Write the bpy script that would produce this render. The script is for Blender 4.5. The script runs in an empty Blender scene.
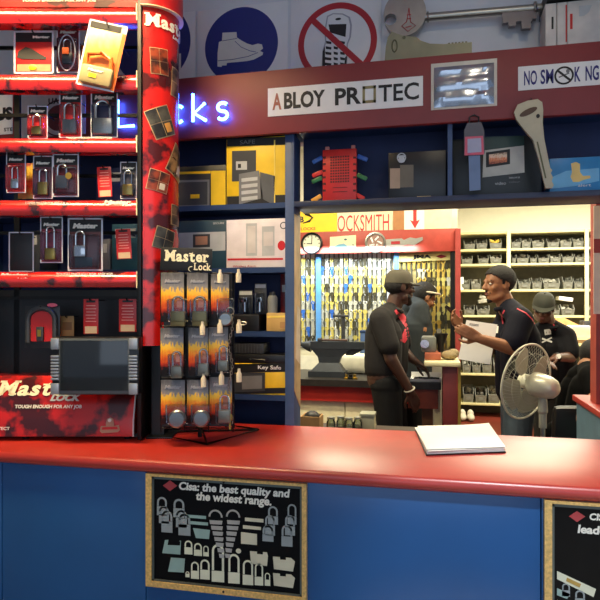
import bpy, bmesh, math, random
from mathutils import Vector, Matrix, Euler
random.seed(7)
S = bpy.context.scene
COL = S.collection
# ------------------------------------------------------------------ camera, world, lights, exposure
YAW = math.radians(12.5); FPX = 590.0; HOR = 305.0; CAMZ = 1.5
cam = bpy.data.cameras.new('camera'); camo = bpy.data.objects.new('camera', cam); COL.objects.link(camo)
camo.location = (0, 0, CAMZ); camo.rotation_euler = (math.pi/2, 0, YAW)
cam.sensor_width = 36; cam.lens = 36*FPX/600; cam.shift_y = (HOR-300)/600; cam.clip_start = .02
S.camera = camo
S.view_settings.view_transform = 'Standard'; S.view_settings.look = 'None'
S.view_settings.gamma = 1; S.view_settings.exposure = 0.0; S.view_settings.use_curve_mapping = False
W = bpy.data.worlds.new('world'); S.world = W; W.use_nodes = True
W.node_tree.nodes['Background'].inputs[0].default_value = (.62, .76, 1, 1)
W.node_tree.nodes['Background'].inputs[1].default_value = .4
def lamp(name, kind, loc, energy, color, target=None, size=.5, size_y=None, spot=None, blend=.5):
    l = bpy.data.lights.new(name, kind); l.energy = energy; l.color = color
    if kind == 'AREA':
        l.size = size
        if size_y: l.shape = 'RECTANGLE'; l.size_y = size_y
    else: l.shadow_soft_size = size
    if kind == 'SPOT': l.spot_size = math.radians(spot); l.spot_blend = blend
    o = bpy.data.objects.new(name, l); COL.objects.link(o); o.location = loc
    if target is not None: o.rotation_euler = (Vector(target)-Vector(loc)).to_track_quat('-Z', 'Y').to_euler()
    return o
WARM = (1, .89, .62)
lamp('tube_light', 'AREA', (-1.0, 3.55, 2.84), 54, WARM, (-1.0, 3.55, 0), 1.2, .16)
lamp('tube_light', 'AREA', (.9, 4.3, 2.84), 52, WARM, (.9, 4.3, 0), 1.2, .16)
lamp('tube_light', 'AREA', (1.5, 6.9, 2.84), 120, (1, .95, .76), (1.5, 7.2, 0), 1.4, .16)
lamp('tube_light', 'AREA', (3.0, 6.9, 2.84), 95, (1, .95, .76), (3.0, 7.2, 0), 1.4, .16)
lamp('tube_light', 'AREA', (-.6, 2.85, 2.84), 24, WARM, (-.6, 2.95, 0), 1.2, .16)  # extra tube added to brighten the bench doors, no known fitting there
lamp('board_light', 'AREA', (-.85, 4.80, 1.96), 16, (.9, .97, 1), (-.85, 5.0, 1.6), 1.5, .04)
dl = lamp('display_light', 'AREA', (-1.15, 1.30, 2.9), 13, (1, .74, .38), (-1.16, 1.80, 1.95), .9, .16); dl.data.spread = math.radians(75)
lamp('rack_spot', 'SPOT', (-.80, .75, 2.88), 17, (1, .86, .66), (-1.05, 1.8, 1.45), .06, spot=44)
lamp('fascia_spot', 'SPOT', (.35, 1.0, 2.88), 7, (1, .85, .62), (.1, 2.1, 2.2), .05, spot=50)
lamp('counter_downlight', 'SPOT', (.38, .86, 2.88), 165, (.92, .97, 1), (.40, 1.62, .35), .05, spot=38, blend=.6)
lamp('sun_patch_spot', 'SPOT', (1.0, -1.0, 2.9), 430, (1, .97, .9), (.8, -.45, 0), .03, spot=42, blend=.25)  # added spot imitates a sunlit floor patch, mirrored in the blue panel
lamp('shopfront_daylight', 'AREA', (.4, -1.9, 1.9), 20, (.68, .82, 1), (0, 2, 1.7), 3.2, 1.8)

# ------------------------------------------------------------------ projection helpers (layout on real planes)
CA, SA = math.cos(YAW), math.sin(YAW)
def P(px, py, t):
    dx = (px-300)/FPX
    return Vector((t*(-SA+dx*CA), t*(CA+dx*SA), CAMZ+t*(HOR-py)/FPX))
def PY(px, py, Y):
    return P(px, py, Y/(CA+(px-300)/FPX*SA))
def fx(px, Y): return PY(px, 300, Y).x
def fz(px, py, Y): return PY(px, py, Y).z

# ------------------------------------------------------------------ materials
def lin(c):
    if isinstance(c, str): c = tuple(int(c[i:i+2], 16) for i in (0, 2, 4))
    return tuple((v/255/12.92 if v/255 <= .04045 else ((v/255+.055)/1.055)**2.4) for v in c)+(1,)
MATS = {}
def M(key, c=None, rough=.5, metal=0, noise=.1, nscale=18, emit=0, coat=0, bump=0, spec=.5, stretch=None, c2=None, thr=None, coat_rough=.08):
    if key in MATS: return MATS[key]
    m = bpy.data.materials.new(key); m.use_nodes = True; MATS[key] = m
    nt = m.node_tree; b = nt.nodes['Principled BSDF']
    b.inputs['Roughness'].default_value = rough; b.inputs['Metallic'].default_value = metal
    b.inputs['Specular IOR Level'].default_value = spec
    if coat: b.inputs['Coat Weight'].default_value = coat; b.inputs['Coat Roughness'].default_value = coat_rough
    col = lin(c)
    tc = nt.nodes.new('ShaderNodeTexCoord'); no = nt.nodes.new('ShaderNodeTexNoise'); rp = nt.nodes.new('ShaderNodeValToRGB')
    no.inputs['Scale'].default_value = nscale; no.inputs['Detail'].default_value = 4
    src = tc.outputs['Object']
    if stretch:
        mp = nt.nodes.new('ShaderNodeMapping'); mp.inputs['Scale'].default_value = stretch
        nt.links.new(src, mp.inputs[0]); src = mp.outputs[0]
    nt.links.new(src, no.inputs['Vector']); nt.links.new(no.outputs[0], rp.inputs[0])
    e = rp.color_ramp.elements
    if c2:
        k = lin(c2); e[0].position = thr[0]; e[1].position = thr[1]; e[0].color = k; e[1].color = col
    else:
        e[0].position = .3; e[1].position = .7
        e[0].color = tuple(v*(1-noise) for v in col[:3])+(1,); e[1].color = tuple(min(1, v*(1+noise)) for v in col[:3])+(1,)
    nt.links.new(rp.outputs[0], b.inputs['Base Color'])
    if emit:
        b.inputs['Emission Color'].default_value = col; b.inputs['Emission Strength'].default_value = emit
    if bump:
        bp = nt.nodes.new('ShaderNodeBump'); bp.inputs['Strength'].default_value = bump; bp.inputs['Distance'].default_value = .01
        nt.links.new(no.outputs[0], bp.inputs['Height']); nt.links.new(bp.outputs[0], b.inputs['Normal'])
    return m
def clear_mat(key, tint, gloss):
    if key in MATS: return MATS[key]
    m = bpy.data.materials.new(key); m.use_nodes = True; MATS[key] = m; nt = m.node_tree
    out = nt.nodes['Material Output']; nt.nodes.remove(nt.nodes['Principled BSDF'])
    tr = nt.nodes.new('ShaderNodeBsdfTransparent'); gl = nt.nodes.new('ShaderNodeBsdfGlossy'); mx = nt.nodes.new('ShaderNodeMixShader')
    fr = nt.nodes.new('ShaderNodeFresnel'); fr.inputs[0].default_value = gloss
    tr.inputs[0].default_value = lin(tint); gl.inputs['Roughness'].default_value = .12; gl.inputs['Color'].default_value = (.9, .93, 1, 1)
    nt.links.new(fr.outputs[0], mx.inputs[0]); nt.links.new(tr.outputs[0], mx.inputs[1]); nt.links.new(gl.outputs[0], mx.inputs[2])
    nt.links.new(mx.outputs[0], out.inputs[0]); return m
def ramp_mat(key, stops, rough=.35, dist=.12, nscale=9, axis=2):
    """printed card artwork: colour bands up the card broken by noise"""
    if key in MATS: return MATS[key]
    m = bpy.data.materials.new(key); m.use_nodes = True; MATS[key] = m; nt = m.node_tree; b = nt.nodes['Principled BSDF']
    b.inputs['Roughness'].default_value = rough
    tc = nt.nodes.new('ShaderNodeTexCoord'); sp = nt.nodes.new('ShaderNodeSeparateXYZ'); nt.links.new(tc.outputs['Generated'], sp.inputs[0])
    no = nt.nodes.new('ShaderNodeTexNoise'); no.inputs['Scale'].default_value = nscale; nt.links.new(tc.outputs['Generated'], no.inputs['Vector'])
    ma = nt.nodes.new('ShaderNodeMath'); ma.operation = 'MULTIPLY_ADD'; ma.inputs[1].default_value = dist*2; ma.inputs[2].default_value = -dist
    nt.links.new(no.outputs[0], ma.inputs[0])
    ad = nt.nodes.new('ShaderNodeMath'); nt.links.new(sp.outputs[axis], ad.inputs[0]); nt.links.new(ma.outputs[0], ad.inputs[1])
    rp = nt.nodes.new('ShaderNodeValToRGB'); nt.links.new(ad.outputs[0], rp.inputs[0])
    el = rp.color_ramp.elements
    while len(el) < len(stops): el.new(.5)
    for e, (p, c) in zip(el, stops): e.position = p; e.color = lin(c)
    nt.links.new(rp.outputs[0], b.inputs['Base Color']); return m

# palette
RED_LAM = M('red_laminate', (178, 42, 30), .36, coat=.35, noise=.05, coat_rough=.34, spec=.7)
BLUE_PAINT = M('blue_paint', (31, 82, 140), .22, noise=.08, nscale=3)
NAVY = M('navy_board', (30, 56, 100), .5)
NAVY_D = M('navy_back', (22, 38, 84), .6)
SHELF_B = M('shelf_edge_blue', (58, 82, 124), .45)
FASCIA = M('maroon_fascia', (126, 46, 48), .5, noise=.04)
WHITE = M('white_board', (225, 226, 226), .5, noise=.03)
PAPER = M('paper', (240, 238, 232), .7, noise=.02)
CREAM = M('cream_paint', (222, 212, 170), .5, noise=.05)
BLACK = M('black_plastic', (16, 16, 18), .4)
BLACK_G = M('black_gloss', (10, 10, 12), .15)
BLACKM = M('black_metal', (14, 14, 15), .4, metal=.3)
WIRE = M('black_wire', (12, 12, 13), .4, metal=.5)
INK = M('black_ink', (14, 14, 16), .5)
RED = M('red_print', (196, 30, 30), .35, noise=.06)
REDCARD = M('red_card', (190, 34, 34), .35, noise=.12)
DKRED = M('dark_red_card', (104, 24, 34), .35)
CAMO = M('red_camo', (196, 24, 18), .25, c2=(66, 10, 12), thr=(.43, .50), nscale=8, coat=.3)
BAR = M('red_camo_bar', (190, 24, 16), .24, spec=1, c2=(66, 10, 10), thr=(.40, .47), nscale=13, coat=.25)
YELLOW = M('yellow_print', (228, 190, 34), .4)
YEL2 = M('yellow_sign', (250, 206, 10), .45, noise=.04)
ORANGE = M('orange_print', (232, 110, 40), .4)
GREY = M('grey_plastic', (112, 114, 116), .45)
GREYD = M('dark_grey_plastic', (56, 58, 62), .4)
SILVER = M('silver_paint', (172, 176, 180), .35, metal=.6)
CHROME = M('chrome', (214, 214, 212), .16, metal=1)
STEEL = M('brushed_steel', (158, 158, 152), .35, metal=.9, nscale=40, stretch=(1, 1, 12))
BRASS = M('brass', (186, 152, 70), .3, metal=.9)
BRASS_K = M('brass_key', (206, 192, 104), .4, metal=.25)
NICKEL_K = M('nickel_key', (196, 196, 178), .4, metal=.3)
DARK_K = M('dark_key', (74, 70, 50), .4, metal=.3)
BLUE_K = M('blue_key', (52, 104, 190), .4)
GOLD_K = M('gold_key', (212, 180, 84), .35, metal=.45)
WOODF = M('gilt_wood', (222, 180, 108), .35, noise=.25, nscale=24, stretch=(6, 1, 6))
CARDB = M('cardboard', (176, 136, 84), .7)
WOODL = M('light_wood', (222, 184, 128), .5, noise=.12, stretch=(1, 8, 8))
BLUESIGN = M('sign_blue', (24, 40, 118), .45, noise=.04)
SIGNGREY = M('sign_white_figure', (206, 206, 200), .5, noise=.03)
SIGNRED = M('sign_red', (168, 28, 40), .45, noise=.04)
OLIVE = M('olive_metal', (134, 132, 108), .45, metal=.35)
LIGHTGREY = M('light_grey_print', (180, 184, 186), .45)
TEAL = M('teal_print', (44, 92, 112), .45)
NAVYINK = M('navy_ink', (28, 28, 108), .5)
BLISTER = clear_mat('clear_blister', (238, 240, 244), 1.35)
FOILC = M('silver_foil', (170, 176, 186), .2, metal=1, noise=.2, nscale=5)

# ------------------------------------------------------------------ mesh builder
class MB:
    def __init__(s): s.bm = bmesh.new()
    def _x(s, vs, mtx):
        if mtx is not None: bmesh.ops.transform(s.bm, matrix=mtx, verts=vs)
    def box(s, c, d, rot=None, bev=0):
        r = bmesh.ops.create_cube(s.bm, size=1); vs = r['verts']
        m = Matrix.Translation(Vector(c))
        if rot is not None: m = m @ (rot if isinstance(rot, Matrix) else Euler(rot).to_matrix().to_4x4())
        bmesh.ops.transform(s.bm, matrix=m @ Matrix.Diagonal((d[0], d[1], d[2], 1)), verts=vs)
        if bev:
            es = {e for v in vs for e in v.link_edges}
            bmesh.ops.bevel(s.bm, geom=list(es), offset=bev, segments=2, affect='EDGES', profile=.5)
        return s
    def box2(s, a, b, bev=0):
        a, b = Vector(a), Vector(b); d = b-a
        return s.box((a+b)/2, (abs(d.x), abs(d.y), abs(d.z)), None, bev)
    def cyl(s, p0, p1, r0, r1=None, n=14, caps=True):
        p0, p1 = Vector(p0), Vector(p1); d = p1-p0
        if r1 is None: r1 = r0
        q = d.to_track_quat('Z', 'Y').to_matrix().to_4x4()
        r = bmesh.ops.create_cone(s.bm, cap_ends=caps, cap_tris=False, segments=n, radius1=max(r0, 1e-5), radius2=max(r1, 1e-5), depth=d.length)
        bmesh.ops.transform(s.bm, matrix=Matrix.Translation((p0+p1)/2) @ q, verts=r['verts']); return s
    def ell(s, c, d, rot=None, u=14, v=9):
        r = bmesh.ops.create_uvsphere(s.bm, u_segments=u, v_segments=v, radius=1)
        m = Matrix.Translation(Vector(c))
        if rot is not None: m = m @ (rot if isinstance(rot, Matrix) else Euler(rot).to_matrix().to_4x4())
        if not hasattr(d, '__len__'): d = (d, d, d)
        bmesh.ops.transform(s.bm, matrix=m @ Matrix.Diagonal((d[0], d[1], d[2], 1)), verts=r['verts']); return s
    def cap(s, p0, r0, p1, r1, n=12):
        s.cyl(p0, p1, r0, r1, n); s.ell(p0, r0, u=n, v=7); s.ell(p1, r1, u=n, v=7); return s
    def tube(s, pts, r, n=6, closed=False):
        pts = [Vector(p) for p in pts]; N = len(pts); rings = []
        for i, p in enumerate(pts):
            a = pts[(i-1) % N] if (closed or i > 0) else p
            b = pts[(i+1) % N] if (closed or i < N-1) else p
            d = (b-a).normalized(); ref = Vector((0, 0, 1)) if abs(d.z) < .9 else Vector((1, 0, 0))
            u = d.cross(ref).normalized(); w = d.cross(u)
            rr = r[i] if hasattr(r, '__len__') else r
            rings.append([s.bm.verts.new(p+rr*(math.cos(6.28318*k/n)*u+math.sin(6.28318*k/n)*w)) for k in range(n)])
        for i in range(N if closed else N-1):
            A, B = rings[i], rings[(i+1) % N]
            # choose the rotation that keeps the rings untwisted
            best = min(range(n), key=lambda o: (A[0].co-B[o].co).length_squared)
            for k in range(n):
                try: s.bm.faces.new((A[k], A[(k+1) % n], B[(k+1+best) % n], B[(k+best) % n]))
                except ValueError: pass
        if not closed:
            s.bm.faces.new(rings[0]); s.bm.faces.new(rings[-1])
        return s
    def ring(s, c, R, r, normal=(0, 0, 1), n=28, m=6, a0=0, a1=360):
        nrm = Vector(normal).normalized(); ref = Vector((0, 0, 1)) if abs(nrm.z) < .9 else Vector((1, 0, 0))
        u = nrm.cross(ref).normalized(); w = nrm.cross(u).normalized(); full = a1-a0 >= 360
        if not hasattr(R, '__len__'): R = (R, R)
        pts = [Vector(c)+R[0]*math.cos(math.radians(a0+(a1-a0)*i/(n if full else n-1)))*u+R[1]*math.sin(math.radians(a0+(a1-a0)*i/(n if full else n-1)))*w for i in range(n)]
        return s.tube(pts, r, m, full)
    def extr(s, pts, vec):
        """polygon of 3-D points extruded by vec"""
        vec = Vector(vec); a = [s.bm.verts.new(Vector(p)) for p in pts]; b = [s.bm.verts.new(Vector(p)+vec) for p in pts]; n = len(a)
        s.bm.faces.new(a); s.bm.faces.new(b[::-1])
        for i in range(n): s.bm.faces.new((a[i], b[i], b[(i+1) % n], a[(i+1) % n]))
        return s
    def pz(s, pts, y0, y1):
        """polygon in x,z extruded from y0 to y1"""
        return s.extr([(p[0], y0, p[1]) for p in pts], (0, y1-y0, 0))
    def ppx(s, pts, Y, th=.0012):
        """photo outline laid on the wall plane at depth Y"""
        return s.extr([PY(a, b, Y) for a, b in pts], (0, -th, 0))
    def annulus(s, c, r0, r1, y0, y1, n=40, a0=0, a1=360, ax=1):
        k = int(n); full = a1-a0 >= 360
        for i in range(k):
            t0 = math.radians(a0+(a1-a0)*i/k); t1 = math.radians(a0+(a1-a0)*(i+1)/k)
            q = [(c[0]+r*math.cos(t)*ax, y0, c[1]+r*math.sin(t)) for r, t in ((r0, t0), (r1, t0), (r1, t1), (r0, t1))]
            s.extr(q, (0, y1-y0, 0))
        return s
    def lathe(s, prof, origin=(0, 0, 0), n=20, mtx=None):
        rows = []
        for r, z in prof:
            rows.append([s.bm.verts.new((r*math.cos(6.28318*k/n), r*math.sin(6.28318*k/n), z)) for k in range(n)] if r > 1e-6 else [s.bm.verts.new((0, 0, z))])
        vs = [v for r in rows for v in r]
        for A, B in zip(rows, rows[1:]):
            for k in range(n):
                if len(A) == 1 and len(B) == 1: continue
                if len(A) == 1: s.bm.faces.new((A[0], B[k], B[(k+1) % n]))
                elif len(B) == 1: s.bm.faces.new((A[k], A[(k+1) % n], B[0]))
                else: s.bm.faces.new((A[k], A[(k+1) % n], B[(k+1) % n], B[k]))
        m = Matrix.Translation(Vector(origin))
        s._x(vs, m @ mtx if mtx is not None else m); return s
    def addmesh(s, me, mtx):
        n0 = len(s.bm.verts); s.bm.from_mesh(me); s.bm.verts.ensure_lookup_table()
        vs = s.bm.verts[n0:]; bmesh.ops.transform(s.bm, matrix=mtx, verts=vs); return s
    def xf(s, mtx): bmesh.ops.transform(s.bm, matrix=mtx, verts=s.bm.verts[:]); return s
    def mesh(s, name, mat, smooth=True):
        bmesh.ops.recalc_face_normals(s.bm, faces=s.bm.faces[:])
        me = bpy.data.meshes.new(name); s.bm.to_mesh(me); s.bm.free()
        if smooth:
            for p in me.polygons: p.use_smooth = True
            me.set_sharp_from_angle(angle=math.radians(38))
        if mat: me.materials.append(mat)
        return me
ROOT = {}
def props(o, label=None, cat=None, group=None, kind=None):
    if label: o['label'] = label
    if cat: o['category'] = cat
    if group: o['group'] = group
    if kind: o['kind'] = kind
    return o
def thing(name, label, cat, loc=(0, 0, 0), rz=0, group=None, rx=0, ry=0):
    o = bpy.data.objects.new(name, None); COL.objects.link(o); o.location = loc; o.rotation_euler = (rx, ry, rz)
    o.empty_display_size = .05; ROOT[o.name] = Matrix.Translation(Vector(loc)) @ Euler((rx, ry, rz)).to_matrix().to_4x4()
    return props(o, label, cat, group)
def part(name, mb, mat, parent, w=False, label=None, kind=None):
    """w=True: mb is in world coordinates"""
    if w: mb.xf(ROOT[parent.name].inverted())
    me = mb.mesh(name, mat) if isinstance(mb, MB) else mb
    o = bpy.data.objects.new(name, me); COL.objects.link(o); o.parent = parent
    if parent.name in ROOT: ROOT[o.name] = ROOT[parent.name]
    if label: o['label'] = label
    if kind: o['kind'] = kind
    return o
def solo(name, mb, mat, label=None, cat=None, group=None, kind=None):
    """a thing of one mesh, built in world coordinates; origin moved to its base"""
    vs = mb.bm.verts; lo = Vector([min(v.co[i] for v in vs) for i in range(3)]); hi = Vector([max(v.co[i] for v in vs) for i in range(3)])
    b = Vector(((lo.x+hi.x)/2, (lo.y+hi.y)/2, lo.z)); mb.xf(Matrix.Translation(-b))
    o = bpy.data.objects.new(name, mb.mesh(name, mat)); COL.objects.link(o); o.location = b
    ROOT[o.name] = Matrix.Translation(b)
    return props(o, label, cat, group, kind)
def struct(name, mb, mat): return solo(name, mb, mat, kind='structure')
def dup(r, loc=None, rz=None, label=None, rot=None):
    c = r.copy(); COL.objects.link(c)
    if loc is not None: c.location = loc
    if rz is not None: c.rotation_euler.z = rz
    if rot is not None: c.rotation_euler = rot
    if label: c['label'] = label
    for ch in list(r.children):
        d = ch.copy(); COL.objects.link(d); d.parent = c
        for g in ch.children:
            e = g.copy(); COL.objects.link(e); e.parent = d
    return c
ORD = ['first', 'second', 'third', 'fourth', 'fifth', 'sixth', 'seventh', 'eighth', 'ninth', 'tenth', 'eleventh', 'twelfth', 'thirteenth', 'fourteenth', 'fifteenth', 'sixteenth', 'seventeenth', 'eighteenth', 'nineteenth', 'twentieth', 'twenty-first', 'twenty-second']

# ------------------------------------------------------------------ lettering
def glyphs(s, bold=0.0, shear=0.0, space=1.0):
    cu = bpy.data.curves.new('lettering', 'FONT'); cu.body = s; cu.size = 1; cu.offset = bold; cu.shear = shear; cu.space_character = space
    cu.resolution_u = 3; cu.extrude = .02
    ob = bpy.data.objects.new('lettering', cu); COL.objects.link(ob); bpy.context.view_layer.update()
    me = bpy.data.meshes.new_from_object(ob.evaluated_get(bpy.context.evaluated_depsgraph_get()))
    bpy.data.objects.remove(ob); bpy.data.curves.remove(cu)
    return me
def bounds(me):
    xs = [v.co.x for v in me.vertices]; ys = [v.co.y for v in me.vertices]
    return min(xs), max(xs), min(ys), max(ys)
GC = {}
def fitted(s, x0, x1, z0, z1, y, th=.0008, bold=0, shear=0, space=1, slab=False):
    """MB with the words filling x0..x1, z0..z1 on a plane y, facing -y"""
    key = (s, bold, shear, space, slab)
    if key not in GC: GC[key] = slabbed(s, bold) if slab else glyphs(s, bold, shear, space)
    me = GC[key]; a, b, c, d = bounds(me)
    sx = (x1-x0)/(b-a); sz = (z1-z0)/(d-c)
    m = Matrix(((sx, 0, 0, x0-a*sx), (0, 0, -th/.04, y-th/2), (0, sz, 0, z0-c*sz), (0, 0, 0, 1)))
    return MB().addmesh(me, m)
def slabbed(s, bold):
    """heavy slab-serif letters"""
    mb = MB(); x = 0
    for ch in s:
        me = glyphs(ch, bold); a, b, c, d = bounds(me)
        mb.addmesh(me, Matrix.Translation((x-a, 0, 0))); w = b-a; sl = .075
        def bar(x0, x1, y0, y1): mb.box(((x0+x1)/2+x, (y0+y1)/2, 0), (x1-x0, y1-y0, .04))
        st = .17
        if ch == 'M':
            for q in (0, w-st): bar(q-.07, q+st+.07, 0, sl+.02)
            bar(-.08, st+.02, d-sl-.02, d); bar(w-st-.02, w+.08, d-sl-.02, d)
        if ch in 'LI': bar(-.07, st+.07, d-sl, d); bar(-.07, st+.07, 0, sl)
        if ch == 'r': bar(-.06, st+.1, 0, sl); bar(-.09, st*.5, d-sl, d)
        if ch == 'a': bar(w-st*.4, w+.09, 0, sl)
        if ch == 't': bar(-.04, w*.5, .48, .48+sl)
        if ch == 'k': bar(-.06, st+.06, 0, sl); bar(w-st, w+.08, 0, sl); bar(-.09, st*.5, d-sl, d)
        x += w+(.10 if ch == 'M' else .075)
    return mb.mesh('lettering', None, False)
def words(parent, s, mat, x0, x1, z0, z1, y, w=True, **k):
    return part('lettering', fitted(s, x0, x1, z0, z1, y, **k), mat, parent, w=w)
def wpx(parent, s, mat, px0, px1, pyt, pyb, Y, **k):
    """words by the photo's left end, right end, top and baseline (read at the left end) on wall plane Y"""
    return words(parent, s, mat, fx(px0, Y), fx(px1, Y), fz(px0, pyb, Y), fz(px0, pyt, Y), Y, **k)
# ================================================================== setting
YC = 2.142          # front plane of the shelving behind the counter
YF = 2.112          # face of the maroon fascia
YP = 1.585          # face of the counter front panel
ZC = 1.05           # counter top
struct('floor', MB().box2((-3.5, -2.6, -.06), (4.5, 1.85, 0)), M('pale_tile', (206, 200, 188), .4, noise=.06))
struct('floor', MB().box2((-3.5, 1.851, -.06), (4.5, 9.1, 0)), M('red_floor', (112, 46, 34), .35, noise=.15, nscale=2))
struct('ceiling', MB().box((.5, 3.95, 2.98), (8, 9.7, .06)), M('ceiling_white', (226, 226, 222), .8, noise=.02))
struct('wall_left', MB().box((-3.03, 3.6, 1.5), (.06, 10.4, 3)), M('wall_cream', (206, 200, 176), .7, noise=.03))
struct('wall_right', MB().box((4.03, 5.6, 1.5), (.06, 6.4, 3)), MATS['wall_cream'])
struct('wall_back', MB().box((2.1, 8.73, 1.5), (4.0, .06, 3)), M('wall_pale', (234, 230, 210), .7, noise=.02))
struct('wall_inner', MB().box2((-3, 5.03, 0), (.215, 5.09, 2.95)), MATS['wall_pale'])
struct('wall_side', MB().box2((.155, 5.09, 0), (.215, 8.7, 2.95)), MATS['wall_pale'])
struct('wall_upper', MB().box2((-3, 2.34, 2.16), (4, 2.40, 2.95)), M('bulkhead_white', (206, 210, 216), .55, noise=.03))
struct('trim_1', MB().box2((fx(546, 2.2), 2.16, 2.553), (2.2, 2.335, 2.60)), BLACK)

# ------------------------------------------------------------------ counter
ct = thing('service_counter', 'long shop counter with glossy red top and blue front panel', 'counter', (0, 1.86, 0))
pf = [(1.600, 1.014), (1.580, 1.014), (1.571, 1.020), (1.567, 1.032), (1.571, 1.044), (1.580, 1.05), (2.142, 1.05), (2.142, 1.014)]
part('worktop', MB().extr([(-2.6, y, z) for y, z in pf], (4.4, 0, 0)), RED_LAM, ct, w=True)
b = MB()
xs = [-2.6, fx(2, YP), fx(146, YP), fx(541, YP), 1.8]
for a, c in zip(xs, xs[1:]): b.box2((a+.0015, YP, 0), (c-.0015, YP+.02, 1.014), .001)
part('front_panel', b, BLUE_PAINT, ct, w=True)
part('back_panel', MB().box2((-2.6, 2.10, 0), (1.8, 2.125, 1.014)), NAVY, ct, w=True)

# ------------------------------------------------------------------ left shelving unit behind the counter
xr = fx(294, YC); xl = fx(285, YC)
su = thing('shelving_unit', 'tall navy blue open shelving unit standing at the back of the counter', 'shelving unit', (-1.4, 2.22, 0))
part('back_panel', MB().box2((-2.6, 2.305, 0), (xl+.004, 2.32, 2.36)), NAVY_D, su, w=True)
for a, c in ((xl, xr), (-1.13, -1.11), (-1.9, -1.88)):
    part('side_panel', MB().box2((a, YC+.001, 0), (c, 2.252 if a == xl else 2.304, 2.14), .001), SHELF_B if a == xl else NAVY, su, w=True)
SHZ = [1.885, 1.642, 1.40, 1.16]
for z in SHZ:
    b = MB()
    for a, c in ((-2.6, -1.901), (-1.879, -1.131), (-1.109, xl-.001)): b.box2((a, YC+.004, z-.02), (c, 2.304, z))
    part('shelf', b, NAVY, su, w=True)
ps = thing('notice_sheet', 'narrow worn cream sheet stuck to the end of the navy shelving', 'notice', (xr+.001, 2.2, 1.12))
part('sheet', MB().extr([(xr+.0005, 2.145, 1.18), (xr+.0005, 2.245, 1.10), (xr+.0005, 2.245, 1.84), (xr+.0005, 2.145, 1.84)], (.0015, 0, 0)), M('worn_sheet', (206, 180, 128), .5, noise=.35, nscale=9), ps, w=True)
part('stain', MB().extr([(xr+.002, 2.16, 1.30), (xr+.002, 2.235, 1.27), (xr+.002, 2.24, 1.48), (xr+.002, 2.19, 1.50)], (.0006, 0, 0)), M('sheet_stain', (226, 214, 184), .5, noise=.2), ps, w=True)

# ------------------------------------------------------------------ overhead cabinet right of the pillar
oc = thing('overhead_cabinet', 'navy blue open overhead cabinet spanning the opening under the maroon fascia', 'cabinet', (.4, 2.22, 1.868))
x1 = 1.7
part('bottom_shelf', MB().box2((xr+.001, YC-.004, 1.866), (x1, 2.304, 1.885), .001), M('cabinet_edge', (46, 56, 82), .45), oc, w=True)
part('back_panel', MB().box2((xr+.001, 2.305, 1.866), (x1, 2.32, 2.36)), NAVY_D, oc, w=True)
part('top_panel', MB().box2((xr+.001, YC, 2.16), (x1, 2.304, 2.18)), NAVY, oc, w=True)
xd = fx(450, YC)
part('divider', MB().box2((xd-.008, YC, 1.8852), (xd+.008, 2.304, 2.159)), SHELF_B, oc, w=True)

# ------------------------------------------------------------------ fascia with signs
fa = thing('fascia_board', 'long maroon fascia board carrying the shop signs above the shelves', 'sign board', (-.3, 2.125, 2.135))
part('board', MB().box2((-2.6, YF, 2.135), (1.75, YC-.006, 2.37), .002), FASCIA, fa, w=True)
part('ledge', MB().box2((-2.6, YC-.005, 2.345), (1.75, 2.338, 2.36)), FASCIA, fa, w=True)

def sign(name, label, cat, quad, Y, mat, th=.003):
    c = PY(*quad[3], Y)
    r = thing(name, label, cat, (c.x, Y, c.z))
    z0 = min(PY(*q, Y).z for q in quad); z1 = max(PY(*q, Y).z for q in quad)
    part('panel', MB().box2((fx(quad[0][0], Y), Y-th, z0), (fx(quad[1][0], Y), Y-.0004, z1), .0008), mat, r, w=True)
    return r
s = sign('brand_sign', 'long white sign with black lettering in the middle of the maroon fascia', 'sign', [(268, 89.5), (423, 76), (423, 105), (268, 117)], YF, WHITE)
Yt = YF-.0034
def rowtext(root, segs, Y, zt, zb):
    for t, a, c, mat, kw in segs:
        words(root, t, mat, fx(a, Y), fx(c, Y), zb, zt, Y, **kw)
zt, zb = fz(272, 94, YF), fz(272, 110.5, YF)
rowtext(s, [('A', 272.5, 281.5, M('sign_rust_letter', (150, 84, 70), .5), dict(bold=.03)), ('BLOY', 284, 325, INK, dict(bold=.035)),
            ('PR', 335, 361, INK, dict(bold=.03)), ('TEC', 378.5, 419, INK, dict(bold=.015))], Yt, zt, zb)
a, c = fx(362.5, Yt), fx(376, Yt)
b = MB()
for q in ((a, zb, c, zb+.010), (a, zt-.010, c, zt), (a, zb, a+.009, zt), (c-.009, zb, c, zt)): b.box2((q[0], Yt-.0006, q[1]), (q[2], Yt, q[3]))
part('square_letter', b, M('sign_olive', (138, 128, 86), .5), s, w=True)

s = sign('no_smoking_sign', 'small white no smoking sign with blue letters at the right of the fascia', 'sign', [(518, 68), (604, 60), (604, 84), (518, 91)], YF, WHITE)
zt, zb = fz(524, 71.5, YF), fz(524, 86, YF)
rowtext(s, [('NO', 524, 537, NAVYINK, dict(bold=.018)), ('SM', 540.5, 553.5, NAVYINK, dict(bold=.018)), ('K', 574.5, 580.5, NAVYINK, dict(bold=.018)), ('NG', 585.5, 598.8, NAVYINK, dict(bold=.018))], Yt, zt, zb)
cc = PY(564, 75.5, Yt); R = .0305
part('prohibition_ring', MB().annulus((cc.x, cc.z), R*.80, R, Yt, Yt-.0008, 28), INK, s, w=True)
part('slash', MB().box((cc.x, Yt-.0006, cc.z), (R*1.75, .0008, .007), (0, math.radians(42), 0)), INK, s, w=True)
b = MB().box((cc.x, Yt-.0003, cc.z+.001), (.034, .0004, .0045), (0, math.radians(-20), 0))
b.ell((cc.x+.012, Yt, cc.z+.014), (.006, .0005, .007))
part('cigarette', b, GREY, s, w=True)

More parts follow.
